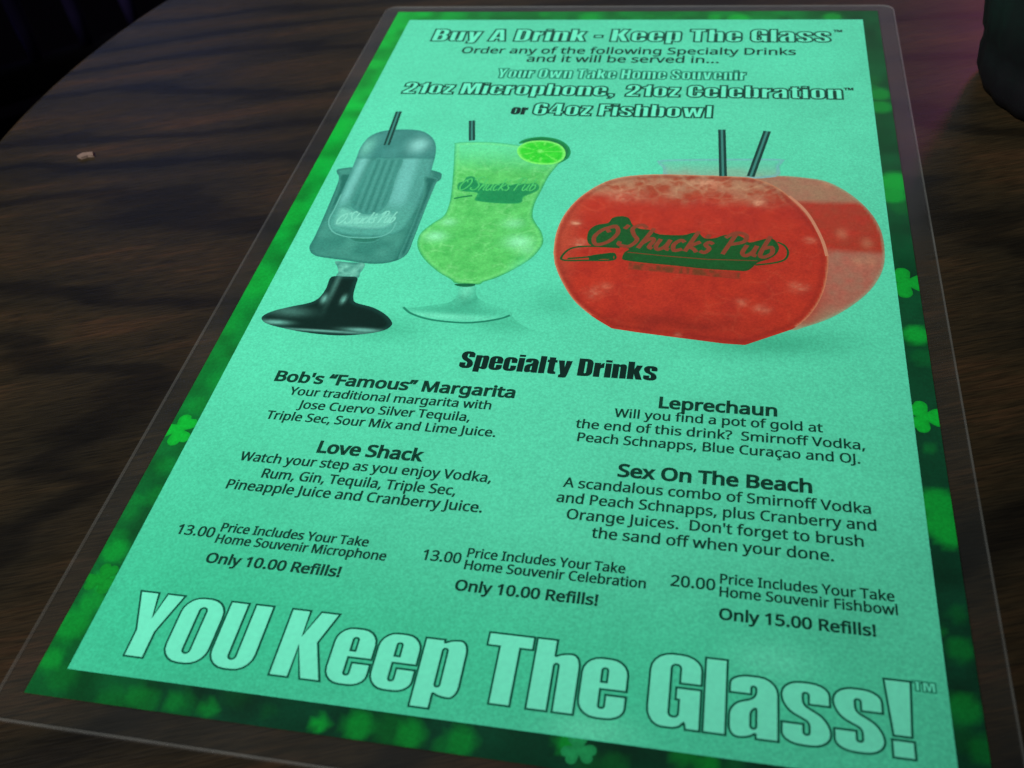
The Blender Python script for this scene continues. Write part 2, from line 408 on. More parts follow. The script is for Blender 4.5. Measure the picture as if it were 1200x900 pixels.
def heavy(text, u0, u1, base, h, gap=4, space=22):
    x = 0; runs = []
    for ch in text:
        if ch == ' ': x += space; continue
        adv, cs = G[ch]; runs.append((x, cs)); x += adv+gap
    total = x-gap; k = (u1-u0)/total; s_ = h/100.0
    out = []
    for x0, cs in runs:
        out.append([np.array([(u0+(x0+p[0])*k, base-p[1]*s_) for p in contour(c)]) for c in cs])
    return out

def outlined(name, text, u0, u1, base, h, stroke, parent, label=None, fill=PALE, line=INK_LINE, gap=4, space=22, zf=0.38):
    gl = heavy(text, u0, u1, base, h, gap, space) if isinstance(text, str) else [g_ for w_, a_, b_ in text for g_ in heavy(w_, a_, b_, base, h, gap)]
    parts = []; st = []
    for loops in gl:
        groups = [loops]
        if len(loops) == 2 and loops[1][:, 1].max() < loops[0][:, 1].min() or len(loops) == 2 and loops[1][:, 1].min() > loops[0][:, 1].max():
            groups = [[loops[0]], [loops[1]]]
        for g in groups:
            parts.append(([p for L in g for p in L], fill_faces(g)))
        for L in loops: st.append(strip(L, stroke))
    V, F = merge(parts)
    o = link(name, mesh_from_uv(name, V, F, zf), fill, parent)
    if label: o['label'] = label
    V, F = merge(st)
    link('outline', mesh_from_uv('outline', V, F, zf+0.02), line, o)
    return o

def solid(name, text, u0, u1, base, h, material, parent, label=None, fat=0.0, gap=4, space=22):
    gl = heavy(text, u0, u1, base, h, gap, space); parts = []
    for loops in gl:
        groups = [loops]
        if len(loops) == 2 and (loops[1][:, 1].max() < loops[0][:, 1].min() or loops[1][:, 1].min() > loops[0][:, 1].max()):
            groups = [[loops[0]], [loops[1]]]
        for g in groups: parts.append(([p for L in g for p in L], fill_faces(g)))
    V, F = merge(parts)
    o = link(name, mesh_from_uv(name, V, F, 0.38), material, parent)
    if label: o['label'] = label
    return o

# ------------------------------------------------------------------ running text from the built-in font
import os
FONT = None
try:                                        # a humanist face that ships with Blender, the built-in one if it is not there
    FONT = bpy.data.fonts.load(os.path.join(bpy.utils.resource_path('LOCAL'), 'datafiles', 'fonts', 'NotoSansHebrew-Regular.woff2'))
except Exception:
    FONT = None
def raw_text(s, fill):
    cu = bpy.data.curves.new('t', 'FONT'); cu.body = s; cu.size = 1.0; cu.resolution_u = 3
    if FONT: cu.font = FONT
    cu.fill_mode = 'FRONT' if fill else 'NONE'
    o = bpy.data.objects.new('t', cu); C.objects.link(o)
    dg = bpy.context.evaluated_depsgraph_get(); dg.update()
    me = bpy.data.meshes.new_from_object(o.evaluated_get(dg))
    bpy.data.objects.remove(o); bpy.data.curves.remove(cu)
    V = np.array([v.co[:2] for v in me.vertices]).reshape(-1, 2)
    E_ = [tuple(e.vertices) for e in me.edges]; F = [tuple(p.vertices) for p in me.polygons]
    bpy.data.meshes.remove(me)
    return V, E_, F
def trace(V, E_):
    nb = {}
    for a, b in E_: nb.setdefault(a, []).append(b); nb.setdefault(b, []).append(a)
    seen = set(); loops = []
    for s0 in nb:
        if s0 in seen: continue
        L = [s0]; seen.add(s0); cur = s0
        while True:
            nx = [q for q in nb[cur] if q not in seen]
            if not nx: break
            cur = nx[0]; seen.add(cur); L.append(cur)
        if len(L) > 2: loops.append(V[L])
    return loops
CAP = raw_text('H', True)[0][:, 1].max()
def text(s, u0, u1, base, cap, parent, material=INK, offset=0.15, name='text_line', z=0.38, label=None):
    V, _, F = raw_text(s, True)
    x0, x1 = V[:, 0].min(), V[:, 0].max()
    T = lambda A: np.stack([u0+offset/2+(u1-u0-offset)*(A[:, 0]-x0)/(x1-x0), base-A[:, 1]/CAP*cap], 1)
    o = link(name, mesh_from_uv(name, [tuple(p) for p in T(V)], F, z), material, parent)
    if offset > 0:                           # weight: a thin ribbon along every contour, in the same ink and mesh
        V2, E2, _ = raw_text(s, False)
        if not E2: return o
        Vs, Fs = merge([strip(T(L), offset) for L in trace(V2, E2)])
        m2 = mesh_from_uv(name, Vs, Fs, z+0.012)
        bm = bmesh.new(); bm.from_mesh(o.data); bm.from_mesh(m2); bm.to_mesh(o.data); bm.free(); bpy.data.meshes.remove(m2)
    if label: o['label'] = label
    return o

# ------------------------------------------------------------------ the room
def box_mesh(name, lo, hi, bev=0.0):
    bm = bmesh.new(); bmesh.ops.create_cube(bm, size=1)
    for v in bm.verts:
        v.co = Vector([(lo[i]+hi[i])/2+v.co[i]*(hi[i]-lo[i]) for i in range(3)])
    if bev: bmesh.ops.bevel(bm, geom=bm.edges[:], offset=bev, segments=2, affect='EDGES', profile=0.5)
    me = bpy.data.meshes.new(name); bm.to_mesh(me); bm.free(); return me
def lathe(name, prof, center, seg=64, ribs=0, depth=0.0, smooth_=True):
    bm = bmesh.new(); rings = []
    for r_, z in prof:
        ring = []
        for i in range(seg):
            a = 2*math.pi*i/seg
            q = r_*(1-depth*(0.5+0.5*math.cos(ribs*a))) if ribs and r_ > 0.01 else r_
            ring.append(bm.verts.new((center[0]+q*math.cos(a), center[1]+q*math.sin(a), center[2]+z)))
        rings.append(ring)
    for a, b in zip(rings[:-1], rings[1:]):
        for i in range(seg):
            j = (i+1) % seg; bm.faces.new((a[i], a[j], b[j], b[i]))
    bm.faces.new(rings[0][::-1]); bm.faces.new(rings[-1])
    if smooth_:
        for f in bm.faces: f.smooth = len(f.verts) == 4
    bmesh.ops.recalc_face_normals(bm, faces=bm.faces)
    me = bpy.data.meshes.new(name); bm.to_mesh(me); bm.free(); return me

floor = link('floor', box_mesh('floor', (-4, -3, -0.05), (4, 5, 0.0)), simple('dark_floor', (0.004, 0.003, 0.004), 0.9, 0.4, 9, spec=0.02))
floor['kind'] = 'structure'

TC = M(166, 82)                              # centre of the round table
table = empty('bar_table', (TC.x, TC.y, 0), 'round dark brown wood-grain bar table under the laminated menu', 'table')
def tpart(name, me, m):
    for v in me.vertices: v.co -= Vector((TC.x, TC.y, 0))
    return link(name, me, m, table)
tt = tpart('table_top', lathe('table_top', [(0.02, -0.028), (0.309, -0.028), (0.3115, -0.0265), (0.3115, -0.0012), (0.3103, -0.0003), (0.309, 0.0)], (TC.x, TC.y, TOP), 160, smooth_=False), WOOD)
BLACK = simple('black_edge_vinyl', (0.012, 0.011, 0.012), 0.35)
def band():
    bm = bmesh.new(); prof = [(0.3117, -0.027), (0.3138, -0.025), (0.3142, -0.014), (0.3138, -0.004), (0.3117, -0.0016)]
    rings = []
    for r_, z in prof:
        rings.append([bm.verts.new((TC.x+r_*math.cos(2*math.pi*i/160), TC.y+r_*math.sin(2*math.pi*i/160), TOP+z)) for i in range(160)])
    for k in range(len(prof)):
        a, b = rings[k], rings[(k+1) % len(prof)]
        for i in range(160):
            j = (i+1) % 160; f = bm.faces.new((a[i], a[j], b[j], b[i])); f.smooth = True
    bmesh.ops.recalc_face_normals(bm, faces=bm.faces)
    me = bpy.data.meshes.new('edge_band'); bm.to_mesh(me); bm.free(); return me
tpart('edge_band', band(), BLACK)
tpart('pedestal', lathe('pedestal', [(0.12, -0.032), (0.12, -0.0285)][::-1]+[(0.035, -0.04), (0.035, -0.70)], (TC.x, TC.y, TOP), 40), BLACK)
tpart('foot', lathe('foot', [(0.22, 0.001), (0.22, 0.012), (0.10, 0.030), (0.036, 0.048)], (TC.x, TC.y, 0), 48), BLACK)

# ------------------------------------------------------------------ the laminated menu
menu = empty('laminated_menu', M(94.5, 156.5, 0), 'green-bordered laminated drinks menu lying flat on the dark table', 'menu')
MO = menu.location.copy()
class Root: pass
# everything of the menu is built in world coordinates and then brought under the empty (keeping its place)
MENU_OBJS = []
_link = link
def link(name, me, material=None, parent=None):
    o = _link(name, me, material, parent)
    if parent is menu:
        o.matrix_parent_inverse = Matrix.Translation(-MO)
    return o

FX0, FY0, FX1, FY1 = -13.4, -12.2, 202.6, 325.6
PX0, PY0, PX1, PY1 = -7.2, -7.6, 196.2, 318.8
def rr_loop(x0, y0, x1, y1, r_): return contour([(x0, y0, r_), (x1, y0, r_), (x1, y1, r_), (x0, y1, r_)], 8)

def slab(name, loop, z0, z1, material, parent):
    n = len(loop); bm = bmesh.new()
    a = [bm.verts.new(M(p[0], p[1], z0)) for p in loop]; b = [bm.verts.new(M(p[0], p[1], z1)) for p in loop]
    bm.faces.new(a); bm.faces.new(b)
    for i in range(n): bm.faces.new((a[i], a[(i+1) % n], b[(i+1) % n], b[i]))
    bmesh.ops.recalc_face_normals(bm, faces=bm.faces)
    me = bpy.data.meshes.new(name); bm.to_mesh(me); bm.free()
    return link(name, me, material, parent)

paper = slab('paper', rr_loop(PX0+0.1, PY0+0.1, PX1-0.1, PY1-0.1, 0.5), 0.08, 0.24, simple('paper_core', S(20, 70, 50), 0.8, spec=0.05), menu)

# sealed clear margin round the paper: outer slab ring
def ring_slab(name, outer, inner, z0, z1, material, parent):
    F = fill_faces([outer, inner]); V = list(outer)+list(inner); n = len(V)
    bm = bmesh.new()
    a = [bm.verts.new(M(p[0], p[1], z0)) for p in V]; b = [bm.verts.new(M(p[0], p[1], z1)) for p in V]
    for f in F:
        bm.faces.new([a[i] for i in f]); bm.faces.new([b[i] for i in f])
    o = 0
    for L in (outer, inner):
        m_ = len(L)
        for i in range(m_):
            p, q = o+i, o+(i+1) % m_; bm.faces.new((a[p], a[q], b[q], b[p]))
        o += m_
    bmesh.ops.recalc_face_normals(bm, faces=bm.faces)
    me = bpy.data.meshes.new(name); bm.to_mesh(me); bm.free()
    return link(name, me, material, parent)
ring_slab('film_margin', rr_loop(FX0+0.5, FY0+0.5, FX1-0.5, FY1-0.5, 4), rr_loop(PX0-0.3, PY0-0.3, PX1+0.3, PY1+0.3, 0.6), 0.10, 0.40, MARGIN, menu)
ring_slab('film_edge', rr_loop(FX0, FY0, FX1, FY1, 4.5), rr_loop(FX0+0.42, FY0+0.42, FX1-0.42, FY1-0.42, 4.1), 0.06, 0.66, RIM, menu)
slab('film', rr_loop(FX0+0.45, FY0+0.45, FX1-0.45, FY1-0.45, 4), 0.56, 0.60, FILM, menu)

# printed green border: blurred clover patches
rs = random.Random(4)
spots = []
for i in range(80):
    side = rs.random()
    if side < 0.38: c = (rs.uniform(-7, 0), rs.uniform(-7, 318))
    elif side < 0.72: c = (rs.uniform(190, 196), rs.uniform(-7, 318))
    elif side < 0.86: c = (rs.uniform(0, 190), rs.uniform(-7, 0))
    else: c = (rs.uniform(0, 190), rs.uniform(312, 318))
    spots.append((c[0], c[1], rs.uniform(1.6, 4.5), rs.uniform(0.05, 0.22)))
# patches seen in the print: (u, v, radius, strength)
spots += [*[(p[0], p[1], r_, s_) for p, r_, s_ in (
  ([(140.94, -0.65)][0], 5.5, 0.75), ([(78.78, -2.36)][0], 5.0, 0.4), ([(131.54, -2.18)][0], 3.5, 0.5), ([(178.19, -2.02)][0], 4.5, 0.5),
  ([(193.92, 112.38)][0], 6.5, 0.75), ([(192.32, 119.53)][0], 5.5, 0.65), ([(192.33, 57.52)][0], 5, 0.4), ([(192.32, 66.29)][0], 5, 0.4),
  ([(193.60, 185.01)][0], 4.5, 0.75), ([(193.23, 243.38)][0], 5.5, 0.7), ([(193.33, 249.56)][0], 5.2, 0.75), ([(194.49, 252.56)][0], 3.8, 0.7),
  ([(-4.67, 38.73)][0], 5, 0.6), ([(-5.16, 16.84)][0], 5, 0.6), ([(-6.13, 87.39)][0], 7, 0.55),([(-6.22, 141.31)][0], 9, 0.45),([(-5.14, 177.41)][0], 9, 0.4),
  ([(-3.73, 280.37)][0], 4.2, 0.55), ([(-2.45, 288.93)][0], 3.6, 0.8), ([(-4.59, 300.96)][0], 5.5, 0.5), ([(-5.04, 310.32)][0], 3.4, 0.5), ([(-2.58, 294.93)][0], 4, 0.5),
  ([(19.16, 316.02)][0], 3.3, 0.28), ([(28.45, 316.15)][0], 3.0, 0.3), ([(36.72, 316.60)][0], 2.6, 0.35), ([(62.15, 316.54)][0], 2.3, 0.7), ([(70.46, 315.75)][0], 4, 0.5), ([(81.76, 316.04)][0], 4, 0.45), ([(92.74, 315.97)][0], 4, 0.4),
  ([(114.51, 312.88)][0], 3.0, 0.6), ([(137.72, 312.62)][0], 3.0, 0.3), ([(142.80, 313.63)][0], 3.0, 0.45), ([(193.45, 281.53)][0], 3.6, 0.25), ([(192.66, 295.02)][0], 4.2, 0.35))]]
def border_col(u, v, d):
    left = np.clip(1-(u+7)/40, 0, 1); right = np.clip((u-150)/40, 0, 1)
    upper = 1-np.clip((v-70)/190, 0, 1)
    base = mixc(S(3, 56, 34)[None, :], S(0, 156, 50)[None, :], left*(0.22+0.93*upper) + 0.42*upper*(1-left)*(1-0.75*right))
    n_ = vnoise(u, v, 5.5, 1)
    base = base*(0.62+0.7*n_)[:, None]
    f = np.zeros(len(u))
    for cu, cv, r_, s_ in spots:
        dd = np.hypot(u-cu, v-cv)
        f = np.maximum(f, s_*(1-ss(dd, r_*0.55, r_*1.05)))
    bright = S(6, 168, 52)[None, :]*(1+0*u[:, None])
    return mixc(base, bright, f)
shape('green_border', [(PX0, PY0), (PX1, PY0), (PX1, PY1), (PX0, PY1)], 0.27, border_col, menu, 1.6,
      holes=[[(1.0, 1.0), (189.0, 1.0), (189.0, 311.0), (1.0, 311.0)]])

def clover(cu, cv, r_, ang, col, z=0.285):
    loops = []
    pts = []
    for k in range(3):
        a0 = ang+k*2*math.pi/3
        for t in (-58, -46, -30, -14, -5, 0, 5, 14, 30, 46, 58):
            a = a0+math.radians(t); q = {0: .86, 5: .93, 14: 1.02, 30: 1.0, 46: .78, 58: .38}[abs(t)]
            pts.append((cu+r_*q*math.cos(a), cv+r_*q*math.sin(a)))
    o = shape('shamrock', smooth(pts, 3), z, lambda u, v, d: mixc(col[None, :]*1.0, col[None, :]*0.8, 1-ss(d, 0, 1.0)), menu, 1.6, clip=(PX0+.05, PY0+.05, PX1-.05, PY1-.05))
    return o
CB = S(4, 172, 48)
clover(*[(-4.62, 240.23)][0], 5.6, math.radians(-60), CB)
clover(*[(192.66, 215.64)][0], 5.4, math.radians(0), CB)
clover(*[(192.79, 162.93)][0], 6.6, math.radians(0), S(4, 150, 44))
clover(*[(116.96, 314.16)][0], 3.6, math.radians(20), S(30, 150, 84))
clover(*[(-3.12, 288.53)][0], 4.4, math.radians(40), S(6, 140, 40))

# printed mint panel
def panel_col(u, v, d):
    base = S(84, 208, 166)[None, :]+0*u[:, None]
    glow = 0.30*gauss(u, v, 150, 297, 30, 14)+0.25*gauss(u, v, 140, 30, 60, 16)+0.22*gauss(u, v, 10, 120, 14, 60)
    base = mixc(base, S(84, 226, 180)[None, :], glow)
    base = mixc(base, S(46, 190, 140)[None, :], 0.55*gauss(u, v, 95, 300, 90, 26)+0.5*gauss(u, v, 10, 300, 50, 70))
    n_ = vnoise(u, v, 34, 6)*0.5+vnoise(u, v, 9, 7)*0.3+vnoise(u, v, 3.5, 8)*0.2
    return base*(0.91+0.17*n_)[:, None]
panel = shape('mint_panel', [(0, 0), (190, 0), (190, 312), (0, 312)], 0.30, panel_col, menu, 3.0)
PANEL = S(84, 208, 166)

# ---- soft printed shadows of the glasses
SOFTZ = [0.312]
def soft(name, cu, cv, su, sv, strength, col=S(50, 160, 122), parent=menu, ang=0.0):
    pts = []
    for i in range(28):
        a = 2*math.pi*i/28; x = su*1.9*math.cos(a); y = sv*1.9*math.sin(a)
        pts.append((cu+x*math.cos(ang)-y*math.sin(ang), cv+x*math.sin(ang)+y*math.cos(ang)))
    def f(u, v, d):
        g = gauss(u, v, cu, cv, su, sv, ang)*strength; g = np.clip(g-0.027*strength, 0, 1)
        return mixc(panel_col(u, v, d), col[None, :], g)
    SOFTZ[0] += 0.003
    return shape(name, np.array(pts), SOFTZ[0], f, parent, 1.4, clip=(0.2, 0.2, 189.8, 311.8))
soft('cup_shadow', *[(43.90, 195.26)][0], 11, 5, 0.45)
soft('glass_shadow', *[(77.92, 189.79)][0], 11, 4.5, 0.5)
soft('bowl_shadow', *[(153.77, 191.90)][0], 20, 5.5, 0.75, ang=-0.08)
soft('bowl_shadow', *[(92.99, 179.87)][0], 8, 7, 0.4)
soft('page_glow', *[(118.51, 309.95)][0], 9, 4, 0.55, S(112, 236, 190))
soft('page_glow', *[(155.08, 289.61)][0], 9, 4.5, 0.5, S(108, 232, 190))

# ---- picture: microphone-shaped cup
YOKE = np.array([(2.42, 114.59), (5.29, 113.38), (8.06, 112.89), (11.46, 114.16), (25.79, 115.94), (34.81, 114.27), (36.38, 112.96), (40.71, 114.51), (41.76, 115.85), (42.01, 118.26), (41.35, 119.84), (40.46, 120.40), (40.65, 128.80), (40.72, 140.11), (40.79, 153.93), (40.86, 157.19), (40.40, 160.59), (38.46, 163.32), (35.14, 165.13), (30.59, 165.89), (25.69, 165.52), (20.62, 164.72), (13.55, 163.91), (10.15, 163.12), (7.98, 161.35), (6.61, 158.46), (6.75, 154.67), (6.51, 145.35), (5.94, 134.04), (5.36, 123.93), (4.59, 119.09), (3.30, 117.04)])
def yoke_col(u, v, d):
    c = mixc(S(48, 126, 110)[None, :]+0*u[:, None], S(66, 146, 128)[None, :], vnoise(u, v, 4, 3))
    c = mixc(c, S(36, 112, 98)[None, :], 0.75*(1-ss(d, 0.2, 1.6)))
    p = [(39.04, 123.87), (37.97, 161.48)]
    a = np.array(p[0]); b = np.array(p[1]); ab = (b-a)/np.linalg.norm(b-a)
    q = (u-a[0])*(-ab[1])+(v-a[1])*ab[0]
    c = mixc(c, S(32, 108, 94)[None, :], 0.8*np.exp(-((q+0.6)/1.5)**2))
    c = mixc(c, S(96, 182, 160)[None, :], 0.5*np.exp(-((q+3.2)/0.8)**2)*(d > 0.5))
    return c
cup = shape('microphone_cup_picture', smooth(YOKE, 3), 0.34, yoke_col, menu, 1.1)
cup['label'] = 'printed picture of a grey microphone-shaped cup'
def cup_part(name, pts, z, fn, per=4, step=1.0, parent=cup, sm=True):
    return shape(name, smooth(pts, per) if sm else np.array(pts), z, fn, parent, step)
CAPSULE = [(7.41, 106.00), (7.01, 101.37), (7.38, 96.62), (8.59, 92.35), (11.92, 89.11), (16.58, 87.76), (22.60, 87.35), (27.83, 88.33), (31.21, 90.90), (33.61, 94.06), (35.39, 98.31), (36.49, 103.80), (37.15, 110.98), (37.82, 122.24), (37.66, 133.88), (36.92, 142.70), (35.40, 148.23), (32.19, 150.88), (26.56, 151.85), (18.61, 151.75), (13.24, 150.56), (10.39, 148.57), (9.16, 145.98), (8.76, 141.23), (8.50, 130.57), (8.07, 118.92)]
def ax(p, q, u, v):      # signed distance from the line p-q
    a = np.array(p); b = np.array(q); ab = (b-a)/np.linalg.norm(b-a)
    return (u-a[0])*(-ab[1])+(v-a[1])*ab[0]
def capsule_col(u, v, d):
    c = S(74, 154, 140)[None, :]+0*u[:, None]
    l1 = ax(*[(10.63, 109.52), (10.57, 126.40)], u, v); l2 = ax(*[(28.44, 108.70), (29.71, 131.39)], u, v); l3 = ax(*[(20.79, 111.21), (22.89, 126.76)], u, v)
    dark = [(18.26, 111.33), (19.37, 133.94)]; l4 = ax(dark[0], dark[1], u, v)
    rid = 0.5+0.5*np.sin(l4*3.3)
    c = mixc(c, S(56, 132, 118)[None, :], 0.30*rid*(1-0*l4))
    low = ss(v, [(17.62, 130.07)][0][1], [(21.00, 141.61)][0][1])
    c = mixc(c, S(42, 120, 106)[None, :], 0.8*np.exp(-(l4/6.5)**4)*(1-low))
    c = mixc(c, S(124, 206, 194)[None, :], 0.62*np.exp(-(l1/1.7)**2)*(1-low))
    c = mixc(c, S(112, 196, 184)[None, :], 0.62*np.exp(-(l2/3.2)**4)*(1-low))
    c = mixc(c, S(100, 182, 170)[None, :], 0.45*np.exp(-(l3/1.0)**2)*(1-low))
    c = mixc(c, S(76, 160, 142)[None, :], low)
    lip = [(8.18, 106.78), (36.68, 105.94)]; ll = ax(lip[0], lip[1], u, v)
    top = ss(-ll, -0.6, 0.6) if ax(lip[0], lip[1], np.array([u.mean()]), np.array([[(18.60, 92.35)][0][1]]))[0] < 0 else ss(ll, -0.6, 0.6)
    c = mixc(c, mixc(S(64, 140, 130)[None, :]+0*c, S(50, 124, 114)[None, :], vnoise(u, v, 3, 5)), top)
    h = [(28.85, 97.65)][0]; c = mixc(c, S(140, 216, 204)[None, :], 0.8*gauss(u, v, h[0], h[1], 3.4, 4.5)*top)
    h = [(9.35, 99.58)][0]; c = mixc(c, S(112, 200, 176)[None, :], 0.7*gauss(u, v, h[0], h[1], 3.0, 6)*top)
    h = [(14.55, 101.61)][0]; c = mixc(c, S(44, 122, 112)[None, :], 0.5*gauss(u, v, h[0], h[1], 3.0, 6)*top)
    c = mixc(c, S(40, 118, 106)[None, :], 0.55*np.exp(-(ll/0.55)**2))
    c = mixc(c, S(46, 124, 112)[None, :], 0.55*(1-ss(d, 0.1, 1.3)))
    return c
cup_part('capsule', CAPSULE, 0.36, capsule_col)
def level_col(u, v, d):
    p = [(18.26, 111.33), (19.37, 133.94)]; l = ax(p[0], p[1], u, v)
    c = mixc(S(44, 122, 108)[None, :]+0*u[:, None], S(70, 150, 136)[None, :], 0.5+0.5*np.sin(l*2.4+0.6))
    return mixc(S(62, 142, 128)[None, :]+0*u[:, None], c, ss(d, 0.2, 1.8))
cup_part('drink_level', [(14.84, 107.25), (19.96, 107.02), (25.19, 106.78), (25.45, 117.36), (26.53, 127.57), (26.59, 134.52), (24.96, 138.50), (22.38, 140.10), (19.25, 139.80), (16.27, 138.04), (13.95, 135.24), (13.64, 129.28), (13.76, 116.88)], 0.375, level_col, step=0.7)
cup_part('dark_arm', [(35.83, 117.54), (38.29, 117.41), (41.07, 118.66), (40.86, 122.08), (40.63, 137.74), (40.60, 152.45), (40.59, 158.38), (39.84, 161.35), (38.27, 162.62), (38.32, 155.59), (38.49, 144.95), (38.25, 132.22), (37.42, 123.96)], 0.365,
         lambda u, v, d: mixc(S(60, 138, 122)[None, :]+0*u[:, None], S(26, 98, 86)[None, :], ss(d, 0, 1.3)))
cup_part('dark_arm', [(4.27, 118.05), (6.91, 116.86), (9.12, 117.11), (9.33, 122.00), (9.22, 130.53), (8.91, 137.49), (8.76, 141.23), (8.71, 145.22), (8.01, 146.84), (7.29, 138.89), (6.43, 129.00), (5.83, 123.04)], 0.352,
         lambda u, v, d: mixc(S(60, 138, 122)[None, :]+0*u[:, None], S(30, 104, 90)[None, :], ss(d, 0, 1.1)))
LAB = [(10.51, 141.93), (10.33, 137.41), (11.75, 136.68), (14.07, 137.52), (16.56, 138.99), (20.23, 140.38), (23.73, 139.85), (27.92, 138.97), (30.67, 139.44), (31.54, 141.93), (31.59, 145.06), (30.14, 147.02), (26.89, 148.15), (22.59, 148.42), (18.88, 148.04), (15.54, 147.62), (12.28, 147.52), (10.90, 145.08)]
cup_part('cup_logo', LAB, 0.38, lambda u, v, d: mixc(S(84, 164, 148)[None, :]+0*u[:, None], S(104, 190, 168)[None, :], ss(d, 0, 1.5)), step=0.8)
CUPLOGO = [(11.89, 146.28), (31.93, 144.11)]
cup_part('cup_shade', [(18.48, 153.29), (20.15, 152.27), (23.78, 152.46), (27.61, 152.09), (30.23, 151.61), (28.67, 154.43), (25.85, 155.52), (22.33, 155.58), (20.10, 154.70)], 0.38,
         lambda u, v, d: mixc(S(68, 150, 134)[None, :]+0*u[:, None], S(40, 118, 98)[None, :], ss(d, 0, 0.9)))
V_, F_ = strip(smooth([(8.70, 129.55), (8.91, 137.49), (8.91, 144.57), (11.87, 150.03), (16.64, 152.49), (21.98, 153.06), (28.09, 152.36), (31.97, 149.37), (32.63, 143.75)], 4, False), 0.5, False)
link('moulding_line', mesh_from_uv('moulding_line', V_, F_, 0.385), simple('pale_grey_print', S(92, 176, 158), 0.7, spec=0.2), cup)
cup_part('clear_neck', [(17.95, 165.49), (22.86, 165.72), (27.70, 165.81), (28.14, 168.62), (27.73, 170.77), (27.50, 173.16), (20.88, 173.23), (20.52, 170.59), (19.18, 167.85)], 0.36,
         lambda u, v, d: mixc(S(120, 206, 180)[None, :]+0*u[:, None], S(58, 136, 120)[None, :], vnoise(u, v, 1.6, 9)*0.9+0.25*(d < 0.8)))
def base_col(u, v, d):
    c = mixc(S(14, 56, 48)[None, :]+0*u[:, None], S(4, 34, 28)[None, :], ss(d, 0.2, 2.0))
    for q, su, sv, k in (([(8.17, 195.36)][0], 4, 0.9, .9), ([(24.59, 197.90)][0], 13, 0.45, .8), ([(36.27, 196.53)][0], 5, 0.8, .9), ([(19.97, 183.68)][0], 0.8, 1.8, .9), ([(26.23, 183.46)][0], 0.7, 1.7, .9), ([(21.52, 176.79)][0], 0.8, 8, .35), ([(11.03, 190.34)][0], 6, 2, .3)):
        c = mixc(c, S(104, 178, 160)[None, :], k*gauss(u, v, q[0], q[1], su, sv))
    return c
cup_part('black_base', [(18.97, 173.24), (23.12, 172.79), (27.41, 172.89), (28.06, 176.29), (28.42, 179.67), (29.15, 182.69), (30.67, 184.69), (36.46, 186.33), (41.33, 189.16), (44.30, 192.47), (44.17, 194.61), (42.05, 196.53), (37.20, 198.18), (31.31, 199.31), (25.10, 199.47), (17.66, 198.86), (10.85, 197.68), (5.75, 196.33), (3.20, 194.49), (3.36, 192.40), (6.25, 190.07), (11.08, 187.84), (15.19, 186.19), (17.31, 184.69), (18.55, 182.19), (19.00, 178.35)], 0.37, base_col, step=0.7)
def straw_pic(name, p0, p1, w_, parent, z=0.40):
    V, F = strip([p0, p1], w_, False)
    o = link(name, mesh_from_uv(name, V, F, z), LINEDARK, parent)
    V, F = strip([p0, p1], w_*0.30, False)
    link('straw_shine', mesh_from_uv('straw_shine', V, F, z+0.01), simple('straw_grey_ink', S(48, 128, 114), 0.6, spec=0.2), parent)
    return o
straw_pic('straw', *[(15.06, 74.97), (16.54, 98.15)], 2.4, cup)
# ---- picture: tall celebration glass
BODY = np.array([(42.19, 97.10), (42.28, 95.60), (48.28, 94.61), (56.80, 94.64), (66.02, 96.13), (74.08, 97.63), (82.40, 98.19), (83.60, 102.28), (82.19, 107.12), (79.83, 114.66), (78.39, 124.27), (77.51, 130.81), (77.79, 137.11), (79.42, 141.18), (82.02, 145.57), (83.54, 150.37), (83.25, 154.32), (80.98, 159.91), (76.12, 165.85), (71.49, 170.03), (68.26, 171.90), (66.76, 173.36), (59.97, 173.34), (57.75, 171.60), (52.83, 168.24), (47.36, 162.98), (43.98, 158.15), (42.40, 153.83), (42.45, 149.00), (45.07, 143.76), (47.84, 139.69), (48.40, 134.88), (47.92, 128.40), (45.98, 116.69), (44.02, 106.19)])
def drink_col(u, v, d):
    f1, ed = worley(u+1.2*vnoise(u, v, 2, 71), v+1.2*vnoise(u, v, 2, 72), 4.2, 73)
    c = mixc(S(96, 206, 108)[None, :]+0*u[:, None], S(66, 178, 84)[None, :], vnoise(u, v, 3.0, 11)*0.6+vnoise(u, v, 1.2, 12)*0.5)
    c = mixc(c, S(134, 226, 140)[None, :], 0.38*np.exp(-(ed/0.10)**2)*ss(vnoise(u, v, 4, 74), 0.3, 0.7))
    top = 1-ss(v, [(56.80, 94.64)][0][1], [(60.95, 115.94)][0][1])
    c = mixc(c, S(96, 220, 160)[None, :], top*0.85)
    for q, s1, k in (([(47.66, 150.48)][0], 2.6, .8), ([(50.19, 142.67)][0], 2.0, .6), ([(75.86, 151.61)][0], 3.2, .85), ([(72.26, 142.08)][0], 2.6, .5), ([(79.35, 155.74)][0], 2.4, .4)):
        c = mixc(c, S(142, 236, 176)[None, :], k*gauss(u, v, q[0], q[1], s1*1.3, s1))
    c = mixc(c, S(118, 222, 130)[None, :], 0.4*np.exp(-((d-1.3)/0.5)**2)); c = mixc(c, S(44, 160, 104)[None, :], 0.75*(1-ss(d, 0.1, 0.9)))
    c = mixc(c, S(86, 214, 160)[None, :], 0.8*ss(v, [(77.99, 155.84)][0][1], [(79.92, 166.95)][0][1])*ss(u, [(72.66, 161.91)][0][0], [(82.55, 161.21)][0][0]))
    return c
glass = shape('celebration_glass_picture', smooth(BODY, 4), 0.345, drink_col, menu, 0.7)
glass['label'] = 'printed picture of a tall glass of lime green drink'
